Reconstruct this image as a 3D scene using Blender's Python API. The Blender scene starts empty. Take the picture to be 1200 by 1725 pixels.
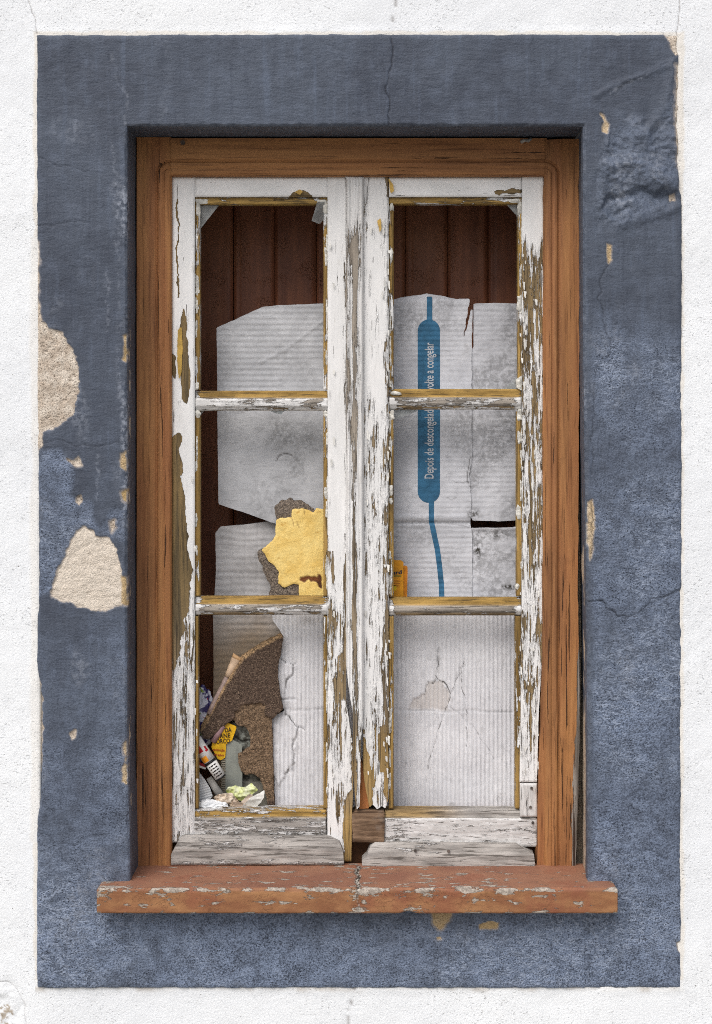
import bpy, math, random
import numpy as np
from mathutils import Vector, Matrix, noise as mnoise

random.seed(7)
sc = bpy.context.scene
COL = sc.collection

# ------------------------------------------------------------------ camera, sky, sun, exposure
D = 2.6            # metres from the wall plane to the camera
ZC = 1.8           # camera height
CY = 700.0         # photo row of the camera height (1 photo pixel = 1 mm on the wall plane)
cam_d = bpy.data.cameras.new('camera'); cam = bpy.data.objects.new('camera', cam_d); COL.objects.link(cam)
cam.location = (0, -D, ZC); cam.rotation_euler = (math.radians(90), 0, 0)
cam_d.sensor_fit = 'HORIZONTAL'; cam_d.sensor_width = 36; cam_d.lens = 36 * D / 1.2
cam_d.shift_y = -(862.5 - CY) / 1200
cam_d.clip_end = 500; cam_d.clip_start = 0.05
sc.camera = cam

SUN_EL, SUN_AZ = math.radians(50), math.radians(-25)      # azimuth from -Y (in front of the wall), negative = left
world = bpy.data.worlds.new('World'); sc.world = world; world.use_nodes = True
wn = world.node_tree; wn.nodes.clear()
wo = wn.nodes.new('ShaderNodeOutputWorld'); bg = wn.nodes.new('ShaderNodeBackground')
sky = wn.nodes.new('ShaderNodeTexSky'); sky.sky_type = 'NISHITA'; sky.sun_disc = False
sky.sun_elevation = SUN_EL; sky.sun_rotation = math.radians(180) + SUN_AZ * -1
sky.dust_density = 5.0; sky.air_density = 1.0; sky.ozone_density = 1.0
hsv = wn.nodes.new('ShaderNodeHueSaturation'); hsv.inputs['Saturation'].default_value = 0.6
wn.links.new(sky.outputs[0], hsv.inputs['Color']); wn.links.new(hsv.outputs[0], bg.inputs[0])
bg.inputs[1].default_value = 0.125
wn.links.new(bg.outputs[0], wo.inputs[0])
sl = bpy.data.lights.new('sun', 'SUN'); sl.energy = 1.2; sl.angle = math.radians(40); sl.color = (1, .985, .975)
so = bpy.data.objects.new('sun', sl); COL.objects.link(so)
sd = Vector((math.sin(SUN_AZ) * math.cos(SUN_EL), -math.cos(SUN_AZ) * math.cos(SUN_EL), math.sin(SUN_EL)))
so.rotation_euler = sd.to_track_quat('Z', 'Y').to_euler(); so.location = (-2, -4, 6)
sc.view_settings.view_transform = 'Standard'; sc.view_settings.look = 'None'
sc.view_settings.gamma = 1; sc.view_settings.use_curve_mapping = False
sc.view_settings.exposure = 0.17
sc.cycles.filter_width = 1.0; sc.cycles.max_bounces = 5; sc.cycles.diffuse_bounces = 3; sc.cycles.glossy_bounces = 2; sc.cycles.transparent_max_bounces = 6
sc.cycles.use_denoising = False

# ------------------------------------------------------------------ helpers
def W(px, py, d=0.0):
    k = (D + d) / D
    return Vector(((px - 600) / 1000 * k, d, ZC + (CY - py) / 1000 * k))

def lin(c):
    out = []
    for v in c[:3]:
        v /= 255.0
        out.append(v / 12.92 if v <= .04045 else ((v + .055) / 1.055) ** 2.4)
    return (*out, 1.0)

def vnoise(x, y, seed=0):
    x = np.asarray(x, float); y = np.asarray(y, float)
    xi = np.floor(x).astype(np.int64); yi = np.floor(y).astype(np.int64)
    fx = x - xi; fy = y - yi
    fx = fx * fx * (3 - 2 * fx); fy = fy * fy * (3 - 2 * fy)
    def h(a, b):
        v = (a * 374761393 + b * 668265263 + seed * 1442695041) & 0xffffffff
        v = ((v ^ (v >> 13)) * 1274126177) & 0xffffffff
        v = v ^ (v >> 16)
        return (v & 0xffff) / 65535.0
    return (h(xi, yi) * (1 - fx) + h(xi + 1, yi) * fx) * (1 - fy) + (h(xi, yi + 1) * (1 - fx) + h(xi + 1, yi + 1) * fx) * fy

def fbm(x, y, size, octv=4, seed=0, sx=1, sy=1):
    """-1..1 noise, size in mm of the largest blobs"""
    t = np.zeros(np.shape(x)); a = 1; tot = 0; f = 1.0 / size
    for o in range(octv):
        t = t + a * (vnoise(x * f / sx + 17.3 * o, y * f / sy - 9.1 * o, seed + o * 31) * 2 - 1)
        tot += a; a *= .5; f *= 2
    return t / tot * 1.4

def ss(x, a, b):
    t = np.clip((x - a) / (b - a), 0, 1)
    return t * t * (3 - 2 * t)

def polysdf(poly, x, y):
    """positive inside"""
    d2 = np.full(np.shape(x), 1e12); inside = np.zeros(np.shape(x), bool)
    n = len(poly)
    for i in range(n):
        x0, y0 = poly[i]; x1, y1 = poly[(i + 1) % n]
        ex, ey = x1 - x0, y1 - y0
        t = np.clip(((x - x0) * ex + (y - y0) * ey) / (ex * ex + ey * ey + 1e-9), 0, 1)
        d2 = np.minimum(d2, (x - x0 - t * ex) ** 2 + (y - y0 - t * ey) ** 2)
        c = ((y0 > y) != (y1 > y)) & (x < (x1 - x0) * (y - y0) / (y1 - y0 + 1e-12) + x0)
        inside ^= c
    s = np.sqrt(d2)
    return np.where(inside, s, -s)

def linedist(pts, x, y):
    d2 = np.full(np.shape(x), 1e12)
    for (x0, y0), (x1, y1) in zip(pts[:-1], pts[1:]):
        ex, ey = x1 - x0, y1 - y0
        t = np.clip(((x - x0) * ex + (y - y0) * ey) / (ex * ex + ey * ey + 1e-9), 0, 1)
        d2 = np.minimum(d2, (x - x0 - t * ex) ** 2 + (y - y0 - t * ey) ** 2)
    return np.sqrt(d2)

def crackline(pts, x, y, w=1.3, jit=5, seed=3):
    bx0 = min(p[0] for p in pts) - 15; bx1 = max(p[0] for p in pts) + 15
    by0 = min(p[1] for p in pts) - 15; by1 = max(p[1] for p in pts) + 15
    out = np.zeros(np.shape(x)); m = (x > bx0) & (x < bx1) & (y > by0) & (y < by1)
    if m.any():
        xx = x[m] + jit * fbm(x[m], y[m], 14, 3, seed); yy = y[m] + jit * fbm(x[m], y[m], 14, 3, seed + 7)
        out[m] = 1 - ss(linedist(pts, xx, yy), w * .4, w * 1.6)
    return out

def patch(poly, x, y, soft=1.5, jit=5, size=14, seed=5, grow=0):
    out = np.zeros(np.shape(x))
    bx0 = min(p[0] for p in poly) - 20; bx1 = max(p[0] for p in poly) + 20
    by0 = min(p[1] for p in poly) - 20; by1 = max(p[1] for p in poly) + 20
    m = (x > bx0) & (x < bx1) & (y > by0) & (y < by1)
    if m.any():
        s = polysdf(poly, x[m], y[m]) + grow + jit * fbm(x[m], y[m], size, 4, seed)
        out[m] = ss(s, -soft, soft)
    return out

def build_mesh(name, V, F, attrs=None, mat=None, smooth=None):
    V = np.asarray(V, np.float32)
    me = bpy.data.meshes.new(name)
    F = [np.asarray(f, np.int32) for f in F if len(f)]
    nl = sum(f.size for f in F); npoly = sum(len(f) for f in F)
    me.vertices.add(len(V)); me.vertices.foreach_set('co', V.ravel())
    me.loops.add(nl); me.loops.foreach_set('vertex_index', np.concatenate([f.ravel() for f in F]))
    me.polygons.add(npoly)
    tot = np.concatenate([np.full(len(f), f.shape[1], np.int32) for f in F])
    st = np.concatenate([[0], np.cumsum(tot)[:-1]]).astype(np.int32)
    me.polygons.foreach_set('loop_start', st)
    sm = np.ones(npoly, bool) if smooth is None else np.concatenate([np.full(len(f), s, bool) for f, s in zip(F, smooth)])
    me.polygons.foreach_set('use_smooth', sm)
    for k, v in (attrs or {}).items():
        a = me.attributes.new(k, 'FLOAT', 'POINT'); a.data.foreach_set('value', np.asarray(v, np.float32))
    me.update(calc_edges=True); me.validate()
    if mat: me.materials.append(mat)
    return me

def link(name, me, parent=None, loc=None):
    o = bpy.data.objects.new(name, me); COL.objects.link(o)
    if parent is not None: o.parent = parent
    if loc is not None: o.location = loc
    return o

def thing(name, label, cat, loc, group=None):
    o = bpy.data.objects.new(name, None); COL.objects.link(o); o.location = loc
    o.empty_display_size = .05
    o['label'] = label; o['category'] = cat; o['kind'] = 'thing'
    if group: o['group'] = group
    return o

def tag(o, label, cat, group=None):
    o['label'] = label; o['category'] = cat; o['kind'] = 'thing'
    if group: o['group'] = group
    return o

def org(parent):
    v = Vector((0, 0, 0))
    while parent is not None:
        v = v + Vector(parent.location); parent = parent.parent
    return v

def relief(name, rect, d, thick, res, h=None, attrs=None, mat=None, parent=None, f=None, shell=False, resy=None, base=None):
    """Height-field slab: rect in photo mm at depth d, h(x,y) mm towards the street, f(x,y)>0 inside (outline)."""
    x0, x1, y0, y1 = rect
    if f is not None and x1 - x0 < 40: res = min(res, (x1 - x0) / 9, (y1 - y0) / 9)
    nx = max(2, int(math.ceil((x1 - x0) / res)) + 1); ny = max(2, int(math.ceil((y1 - y0) / (resy or res))) + 1)
    gx = np.linspace(x0, x1, nx); gy = np.linspace(y0, y1, ny)
    return relief_grid(name, gx, gy, d, thick, h, attrs, mat, parent, f, shell, base)

def relief_grid(name, gx, gy, d, thick, h=None, attrs=None, mat=None, parent=None, f=None, shell=False, base=None, skirt=True, cut=None):
    nx, ny = len(gx), len(gy); res = max(gx[1] - gx[0], gy[1] - gy[0])
    PX, PY = np.meshgrid(gx, gy); PX = PX.ravel(); PY = PY.ravel()
    idx = np.arange(nx * ny).reshape(ny, nx)
    Q = np.stack([idx[:-1, :-1], idx[1:, :-1], idx[1:, 1:], idx[:-1, 1:]], -1).reshape(-1, 4)   # facing -Y
    if f is not None:
        fv = f(PX, PY); Q = Q[(fv[Q] > 0).sum(1) >= 3]
    if cut is not None:
        cx = PX[Q].mean(1); cy = PY[Q].mean(1); Q = Q[~cut(cx, cy)]
    used = np.zeros(nx * ny, bool); used[Q.ravel()] = True
    # boundary edges
    E = np.concatenate([Q[:, [0, 1]], Q[:, [1, 2]], Q[:, [2, 3]], Q[:, [3, 0]]])
    key = E.min(1).astype(np.int64) * (nx * ny) + E.max(1)
    u, inv, cnt = np.unique(key, return_inverse=True, return_counts=True)
    BE = E[cnt[inv] == 1]
    if f is not None:
        b = np.unique(BE)
        for _ in range(2):
            e = .3; v = f(PX[b], PY[b])
            gxx = (f(PX[b] + e, PY[b]) - f(PX[b] - e, PY[b])) / (2 * e); gyy = (f(PX[b], PY[b] + e) - f(PX[b], PY[b] - e)) / (2 * e)
            g2 = gxx ** 2 + gyy ** 2 + .05
            PX[b] -= np.clip(v * gxx / g2, -res * .8, res * .8); PY[b] -= np.clip(v * gyy / g2, -res * .8, res * .8)
    k = (D + d) / D
    H = (h(PX, PY) if h is not None else np.zeros(nx * ny)) / 1000
    X = (PX - 600) / 1000 * k; Z = ZC + (CY - PY) / 1000 * k; Y = d - H
    A = {n: np.asarray(fn(PX, PY)) * np.ones(nx * ny) for n, fn in (attrs or {}).items()}
    remap = -np.ones(nx * ny, np.int64); ids = np.nonzero(used)[0]; remap[ids] = np.arange(len(ids))
    V = np.stack([X[ids], Y[ids], Z[ids]], 1); A = {n: v[ids] for n, v in A.items()}
    Fq = remap[Q]; n0 = len(V)
    faces = [Fq]; smooth = [True]
    if skirt and len(BE):
        bv = np.unique(BE); m2 = -np.ones(nx * ny, np.int64); m2[bv] = np.arange(len(bv))
        top = V[remap[bv]]; bot = top.copy()
        if shell: bot[:, 1] += thick
        else: bot[:, 1] = d + thick
        a, c = m2[BE[:, 0]], m2[BE[:, 1]]; nb = len(bv)
        S = np.stack([n0 + c, n0 + a, n0 + nb + a, n0 + nb + c], 1)
        V = np.concatenate([V, top, bot]); A = {n: np.concatenate([v, v[remap[bv]], v[remap[bv]]]) for n, v in A.items()}
        faces.append(S); smooth.append(False)
        if shell:
            n1 = len(V); back = V[:n0].copy(); back[:, 1] += thick
            V = np.concatenate([V, back]); A = {n: np.concatenate([v, v[:n0]]) for n, v in A.items()}
            faces.append(Fq[:, ::-1] + n1); smooth.append(True)
        elif f is None and cut is None:
            n1 = len(V); cs = np.array([[X[i], d + thick, Z[i]] for i in (idx[0, 0], idx[0, -1], idx[-1, -1], idx[-1, 0])])
            V = np.concatenate([V, cs]); A = {n: np.concatenate([v, np.zeros(4)]) for n, v in A.items()}
            faces.append(np.array([[n1, n1 + 1, n1 + 2, n1 + 3]])); smooth.append(False)
    if parent is not None: o3 = org(parent)
    else:
        o3 = Vector(base) if base is not None else Vector((float(V[:, 0].mean()), d, float(V[:, 2].min())))
    V = V - np.array(o3)
    me = build_mesh(name, V, faces, A, mat, smooth)
    return link(name, me, parent, None if parent is not None else o3)

def polyf(poly, jag=0, size=10, seed=1, octv=4):
    if jag: return lambda x, y: polysdf(poly, x, y) + jag * fbm(x, y, size, octv, seed)
    return lambda x, y: polysdf(poly, x, y)

def bbox(poly, m=3):
    return (min(p[0] for p in poly) - m, max(p[0] for p in poly) + m, min(p[1] for p in poly) - m, max(p[1] for p in poly) + m)

def crop(x, y, ox, oy, s): return (ox + x / s, oy + y / s)
def c7(pts): return [crop(x, y, 310, 1040, 4.615) for x, y in pts]
def c2(pts): return [crop(x, y, 400, 800, 3.0) for x, y in pts]
def c3(pts): return [(780 + x * .35, y * .35) for x, y in pts]

# ------------------------------------------------------------------ material helpers
class B:
    def __init__(s, name):
        s.m = bpy.data.materials.new(name); s.m.use_nodes = True
        s.t = s.m.node_tree; s.t.nodes.clear()
        s.out = s.t.nodes.new('ShaderNodeOutputMaterial'); s.p = s.t.nodes.new('ShaderNodeBsdfPrincipled')
        s.t.links.new(s.p.outputs[0], s.out.inputs[0])
        s.tc = s.t.nodes.new('ShaderNodeTexCoord')
    def set(s, sock, v):
        if hasattr(v, 'is_linked') or isinstance(v, bpy.types.NodeSocket): s.t.links.new(v, sock)
        else:
            if sock.type == 'RGBA' and len(v) == 3: v = lin(v)
            sock.default_value = v
    def vec(s, sx=1, sy=1, sz=1, rot=(0, 0, 0)):
        n = s.t.nodes.new('ShaderNodeMapping'); s.t.links.new(s.tc.outputs['Object'], n.inputs[0])
        n.inputs['Scale'].default_value = (sx, sy, sz); n.inputs['Rotation'].default_value = rot
        return n.outputs[0]
    def noise(s, scale, detail=5, rough=.55, vec=None, dist=0.0):
        n = s.t.nodes.new('ShaderNodeTexNoise'); s.t.links.new(vec or s.tc.outputs['Object'], n.inputs['Vector'])
        n.inputs['Scale'].default_value = scale; n.inputs['Detail'].default_value = detail
        n.inputs['Roughness'].default_value = rough; n.inputs['Distortion'].default_value = dist
        return n.outputs['Fac']
    def vor(s, scale, vec=None, feature='F1', out='Distance', rnd=1.0):
        n = s.t.nodes.new('ShaderNodeTexVoronoi'); n.feature = feature
        s.t.links.new(vec or s.tc.outputs['Object'], n.inputs['Vector']); n.inputs['Scale'].default_value = scale
        n.inputs['Randomness'].default_value = rnd
        return n.outputs[out]
    def at(s, name):
        n = s.t.nodes.new('ShaderNodeAttribute'); n.attribute_name = name; return n.outputs['Fac']
    def ma(s, op, a, b=0.0, c=0.0, clamp=False):
        n = s.t.nodes.new('ShaderNodeMath'); n.operation = op; n.use_clamp = clamp
        s.set(n.inputs[0], a); s.set(n.inputs[1], b)
        if len(n.inputs) > 2: s.set(n.inputs[2], c)
        return n.outputs[0]
    def ss(s, x, a, b, lo=0.0, hi=1.0):
        n = s.t.nodes.new('ShaderNodeMapRange'); n.interpolation_type = 'SMOOTHSTEP'
        s.set(n.inputs[0], x); s.set(n.inputs[1], a); s.set(n.inputs[2], b); s.set(n.inputs[3], lo); s.set(n.inputs[4], hi)
        return n.outputs[0]
    def mix(s, f, a, b, mode='MIX'):
        n = s.t.nodes.new('ShaderNodeMix'); n.data_type = 'RGBA'; n.blend_type = mode
        s.set(n.inputs[0], f); s.set(n.inputs[6], a); s.set(n.inputs[7], b)
        return n.outputs[2]
    def bump(s, h, dist=.001, strength=1.0, normal=None):
        n = s.t.nodes.new('ShaderNodeBump'); n.inputs['Strength'].default_value = strength; n.inputs['Distance'].default_value = dist
        s.set(n.inputs['Height'], h)
        if normal is not None: s.t.links.new(normal, n.inputs['Normal'])
        return n.outputs[0]
    def done(s, col, rough=.8, normal=None, spec=.3):
        s.set(s.p.inputs['Base Color'], col); s.set(s.p.inputs['Roughness'], rough)
        s.p.inputs['Specular IOR Level'].default_value = spec
        if normal is not None: s.t.links.new(normal, s.p.inputs['Normal'])
        return s.m

def m_plain(name, col, rough=.7, var=.12, scale=60, bump=.0004, bscale=300, spec=.3):
    b = B(name); n = b.noise(scale, 4); f = b.ss(n, .3, .7)
    dark = tuple(v * (1 - var * 1.6) for v in col)
    return b.done(b.mix(f, dark, col), rough, b.bump(b.noise(bscale, 3), bump), spec)

# ---- white stucco
def mat_wall():
    b = B('white_stucco')
    big = b.noise(3.0, 3)
    col = b.mix(b.ss(big, .35, .7), (231, 235, 239), (239, 243, 246))
    pn = b.noise(300, 3, .6, b.vec(.62, 1, 1.2))
    gate = b.ss(b.noise(7, 3), .38, .66)
    pit = b.ma('MULTIPLY', b.ss(pn, .40, .30), b.ma('MULTIPLY_ADD', gate, .7, .12))
    speck = b.ss(b.noise(120, 2, .5), .74, .77)
    col = b.mix(b.ma('MULTIPLY', pit, .42), col, (150, 148, 146))
    col = b.mix(b.ma('MULTIPLY', speck, .8), col, (110, 106, 100))
    col = b.mix(b.at('cream'), col, (226, 219, 206))
    col = b.mix(b.at('dirt_dark'), col, (176, 166, 152))
    col = b.mix(b.at('crack'), col, (120, 112, 106))
    h = b.ma('MULTIPLY_ADD', pit, -1.2, b.noise(300, 3, .6))
    n1 = b.bump(h, .0013, .7)
    return b.done(col, .9, n1, .2)

# ---- blue-grey painted plaster
def mat_surround():
    b = B('blue_grey_painted_plaster')
    ch = b.at('chalk'); bare = b.at('bare'); sc_ = b.at('scuff'); hor = b.at('hor')
    big = b.noise(5, 4, .6); mid = b.noise(40, 4, .65)
    col = b.mix(b.ss(big, .3, .72), (66, 72, 84), (82, 90, 103))
    col = b.mix(b.ma('MULTIPLY', b.ss(mid, .5, .75), .35), col, (92, 101, 118))
    bh = b.noise(1, 4, .6, b.vec(22, 22, 190)); bv = b.noise(1, 4, .6, b.vec(190, 190, 22))
    br = b.ma('ADD', b.ma('MULTIPLY', bh, hor), b.ma('MULTIPLY', bv, b.ma('SUBTRACT', 1.0, hor)))
    col = b.mix(b.ma('MULTIPLY', b.ss(br, .52, .74), .22), col, (100, 109, 126))
    strk = b.noise(14, 3, .6, b.vec(5, 1, .35))
    col = b.mix(b.ma('MULTIPLY', b.ss(strk, .54, .75), .34), col, (100, 112, 132))
    col = b.mix(b.ma('MULTIPLY', b.ss(strk, .46, .3), .35), col, (54, 60, 73))
    fine = b.noise(360, 2, .55)
    col = b.mix(b.ma('MULTIPLY', ch, b.ss(mid, .3, .65, .35, .9)), col, (112, 126, 150))
    lightf = b.ma('MULTIPLY', b.ss(b.ma('ADD', fine, b.ma('MULTIPLY', b.ma('SUBTRACT', mid, .5), .3)), .42, .64), b.ma('MULTIPLY', ch, .5))
    col = b.mix(lightf, col, (142, 156, 180))
    wisp = b.ma('ABSOLUTE', b.ma('SUBTRACT', b.noise(75, 3, .6, b.vec(.55, 1, 1.3), .8), .5))
    wisp = b.ma('MULTIPLY', b.ss(wisp, .045, .01), b.ma('MULTIPLY', b.ss(ch, .25, .6), b.ss(big, .4, .6)))
    col = b.mix(b.ma('MULTIPLY', wisp, .55), col, (160, 172, 192))
    pit = b.ma('MULTIPLY', b.ss(fine, .44, .35), b.ma('MULTIPLY_ADD', ch, .42, .2))
    col = b.mix(pit, col, (44, 50, 63))
    vp = b.ma('MULTIPLY', b.ss(b.vor(235), .34, .14), b.ma('MULTIPLY', b.ss(b.noise(26, 3), .42, .6), b.ss(ch, .1, .5)))
    col = b.mix(b.ma('MULTIPLY', vp, .6), col, (42, 48, 60))
    scf = b.ma('MULTIPLY', sc_, b.ss(b.noise(120, 4, .65), .42, .62))
    col = b.mix(scf, col, (140, 147, 160))
    pl = b.mix(b.ss(b.noise(60, 4), .35, .7), (192, 178, 162), (222, 212, 198))
    pl = b.mix(b.ma('MULTIPLY', b.ss(b.noise(330, 3, .6), .45, .37), .8), pl, (112, 100, 88))
    pl = b.mix(b.ma('MULTIPLY', b.at('smooth'), .8), pl, (222, 212, 198))
    pl = b.mix(b.at('ochre'), pl, (186, 158, 108))
    col = b.mix(b.ma('MULTIPLY', b.at('lip'), .8), col, (150, 146, 146))
    col = b.mix(bare, col, pl)
    col = b.mix(b.ma('MULTIPLY', b.at('crack'), .85), col, (30, 32, 40))
    h = b.ma('ADD', b.ma('MULTIPLY', fine, b.ma('MULTIPLY_ADD', ch, 1.2, .3)), b.ma('MULTIPLY', br, .22))
    h = b.ma('MULTIPLY_ADD', vp, -.6, h)
    h = b.ma('ADD', h, b.ma('MULTIPLY', b.noise(85, 4, .6, b.vec(.6, 1, 1.4)), .9))
    h = b.ma('ADD', h, b.ma('MULTIPLY', b.noise(330, 3, .65), b.ma('MULTIPLY', bare, 1.4)))
    return b.done(col, b.mix(bare, (205, 205, 205), (235, 235, 235)), b.bump(h, .0024, .85), .25)

# ---- peeling white paint over wood; axis 'Z' grain vertical, 'X' grain horizontal
def mat_peel(name, axis):
    b = B(name)
    V = (lambda a, g: b.vec(a, a, g)) if axis == 'Z' else (lambda a, g: b.vec(g * 2.2, a, a))
    wear = b.at('wear'); och = b.at('ochre'); gry = b.at('grey')
    m1 = b.noise(1, 4, .6, V(225, 15), .25); m2 = b.noise(1, 4, .65, V(70, 11), .4); m3 = b.noise(1, 3, .6, V(150, 90))
    m = b.ma('ADD', b.ma('ADD', b.ma('MULTIPLY', m1, .5), b.ma('MULTIPLY', m2, .36)), b.ma('MULTIPLY', m3, .14))
    T = b.ma('MULTIPLY_ADD', wear, .54, .25)
    mt = b.ma('SUBTRACT', m, T)
    paint = b.ss(mt, -.005, .005)
    edge = b.ma('SUBTRACT', b.ss(mt, -.028, .0), paint)  # dark rim round the paint: flake shadows painted onto the wood
    g1 = b.noise(1, 4, .65, V(300, 8)); g2 = b.noise(1, 4, .6, V(80, 5))
    wood = b.mix(b.ss(g2, .35, .65), (92, 80, 58), (138, 116, 78))
    ochc = b.mix(b.ss(g2, .3, .7), (122, 96, 48), (184, 150, 84))
    gryc = b.mix(b.ss(g2, .3, .7), (126, 122, 118), (182, 178, 173))
    wood = b.mix(gry, wood, gryc); wood = b.mix(och, wood, ochc)
    wood = b.mix(b.ma('MULTIPLY', b.ss(g1, .47, .38), .7), wood, (50, 43, 35))
    wood = b.mix(b.ma('MULTIPLY', edge, .8), wood, (34, 29, 23))
    pc = b.mix(b.ss(b.noise(1, 4, .6, V(24, 6)), .35, .7), (229, 230, 230), (243, 243, 243))
    pc = b.mix(b.ma('MULTIPLY', b.ss(b.noise(1, 4, .7, V(120, 30)), .58, .72), .4), pc, (182, 180, 174))
    pc = b.mix(b.ma('MULTIPLY', gry, b.ss(b.noise(1, 4, .7, V(190, 20)), .3, .62, .25, .85)), pc, (186, 184, 182))
    sl = b.noise(1, 3, .55, V(310, 13), .2)
    cr = b.ss(b.ma('SUBTRACT', sl, b.ma('MULTIPLY_ADD', wear, .16, .285)), .006, -.006)
    pc = b.mix(b.ma('MULTIPLY', cr, .85), pc, (66, 60, 52))
    col = b.mix(paint, wood, pc)
    soft = b.ma('ADD', b.ss(mt, -.03, .02), b.ma('MULTIPLY', b.ma('SUBTRACT', b.ss(mt, -.005, .015), b.ss(mt, .015, .06)), .6))
    h = b.ma('ADD', b.ma('MULTIPLY', soft, b.ma('MULTIPLY_ADD', cr, -.8, 1.0)), b.ma('MULTIPLY', b.ma('SUBTRACT', 1.0, paint), b.ma('MULTIPLY', g1, .7)))
    h = b.ma('ADD', h, b.ma('MULTIPLY', m1, .35))
    return b.done(col, b.mix(paint, (220, 220, 220), (150, 150, 150)), b.bump(h, .0014, .9), .3)

# ---- brown painted wood
def mat_brown(name, axis, base=(172, 122, 76), red=(154, 103, 66), deep=(118, 80, 52)):
    b = B(name)
    V = (lambda a, g: b.vec(a, a, g)) if axis == 'Z' else (lambda a, g: b.vec(g, a, a))
    cw = b.at('wear'); bare = b.at('bare')
    g = b.noise(1, 4, .6, V(34, 2.2)); g2 = b.noise(1, 4, .6, V(10, 1.3))
    col = b.mix(b.ss(g, .35, .68), red, base)
    col = b.mix(b.ma('MULTIPLY', b.ss(g2, .44, .68), .8), col, deep)
    f = b.noise(1, 4, .65, V(190, 8))
    col = b.mix(b.ma('MULTIPLY', b.ss(f, .5, .7), .4), col, (190, 138, 88))
    col = b.mix(b.ma('MULTIPLY', b.ss(f, .46, .34), .55), col, (92, 56, 32))
    sl = b.noise(1, 4, .6, V(240, 4.5), .25)
    slit = b.ss(b.ma('SUBTRACT', sl, b.ma('MULTIPLY_ADD', cw, .13, .285)), .010, -.010)
    wd = b.mix(b.ss(b.noise(1, 4, .6, V(120, 6)), .35, .7), (96, 90, 84), (156, 150, 143))
    bm = b.ss(b.ma('ADD', b.noise(1, 4, .65, V(120, 10)), b.ma('MULTIPLY_ADD', bare, .55, -.3)), .58, .61)
    bm = b.ma('MULTIPLY', bm, b.ss(bare, .02, .2))
    col = b.mix(bm, col, wd)
    col = b.mix(b.ma('MULTIPLY', slit, .9), col, (48, 30, 20))
    stain = b.ma('MULTIPLY', b.ss(b.noise(16, 3, .6), .58, .75), .3)
    col = b.mix(stain, col, (100, 66, 44))
    h = b.ma('ADD', b.ma('MULTIPLY', slit, -1.0), b.ma('MULTIPLY', f, .4))
    h = b.ma('ADD', h, b.ma('MULTIPLY', bm, -.5))
    return b.done(col, .62, b.bump(h, .0016, .9), .3)

def mat_sill():
    b = B('terracotta_painted_stone')
    e = b.at('edge'); top = b.at('top'); ck = b.at('crack')
    g = b.noise(1, 5, .6, b.vec(14, 40, 40)); s = b.noise(9, 5, .6)
    front = b.mix(b.ss(g, .35, .68), (136, 92, 64), (166, 122, 84))
    topc = b.mix(b.ss(s, .35, .65), (136, 94, 76), (156, 114, 90))
    col = b.mix(top, front, topc)
    col = b.mix(b.ma('MULTIPLY', b.ss(s, .54, .66), .5), col, (136, 80, 62))
    chn = b.ma('ADD', b.ma('MULTIPLY', b.noise(1, 6, .65, b.vec(30, 62, 80)), .82), b.ma('MULTIPLY', b.noise(14, 3), .18))
    chip = b.ss(b.ma('SUBTRACT', chn, b.ma('MULTIPLY_ADD', e, -.085, .592)), -.012, .014)
    gc = b.mix(b.ss(b.noise(160, 4), .35, .65), (146, 136, 126), (186, 176, 164))
    gc = b.mix(b.ma('MULTIPLY', b.ss(b.noise(420, 2), .42, .34), .7), gc, (90, 84, 78))
    col = b.mix(chip, col, gc)
    peb = b.mix(b.ss(b.vor(260, out='Distance'), .2, .6), (206, 200, 190), (60, 54, 48))
    col = b.mix(ck, col, peb)
    fc = b.ma('ABSOLUTE', b.ma('SUBTRACT', b.noise(1, 5, .6, b.vec(45, 70, 95), .3), .5))
    fc = b.ma('MULTIPLY', b.ss(fc, .011, .003), b.ss(b.noise(14, 2), .45, .6))
    col = b.mix(b.ma('MULTIPLY', fc, .28), col, (96, 60, 42))
    n1 = b.bump(b.ma('ADD', b.ma('MULTIPLY', chip, -1), b.ma('MULTIPLY', fc, -.15)), .0016, .9)
    n2 = b.bump(b.noise(140, 5, .65), .0014, .6, n1)
    return b.done(col, .75, n2, .3)

def mat_card(name, c1, c2_, brown=(158, 136, 108), stain=True, spv=(45, 200, 260)):
    b = B(name)
    big = b.noise(9, 5, .6); f = b.noise(90, 5, .6)
    col = b.mix(b.ss(big, .32, .7), c1, c2_)
    col = b.mix(b.ma('MULTIPLY', b.ss(f, .5, .72), .3), col, tuple(v * .8 for v in c1))
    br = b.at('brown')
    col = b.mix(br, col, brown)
    if stain:
        s = b.ss(b.noise(18, 5, .7), .60, .76)
        col = b.mix(b.ma('MULTIPLY', s, .45), col, (122, 119, 114))
    col = b.mix(b.ma('MULTIPLY', b.at('mould'), b.ss(b.noise(130, 5, .7), .36, .6)), col, (62, 60, 54))
    col = b.mix(b.at('crack'), col, (60, 55, 50))
    sp = b.noise(1, 3, .6, b.vec(*spv))
    col = b.mix(b.ma('MULTIPLY', b.ss(sp, .54, .7), .28), col, (128, 128, 130))
    h = b.ma('ADD', b.ma('MULTIPLY', b.noise(70, 3, .6), .5), b.ma('MULTIPLY', sp, .4))
    n2 = b.bump(h, .0014, .6)
    return b.done(col, .85, n2, .2)

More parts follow.
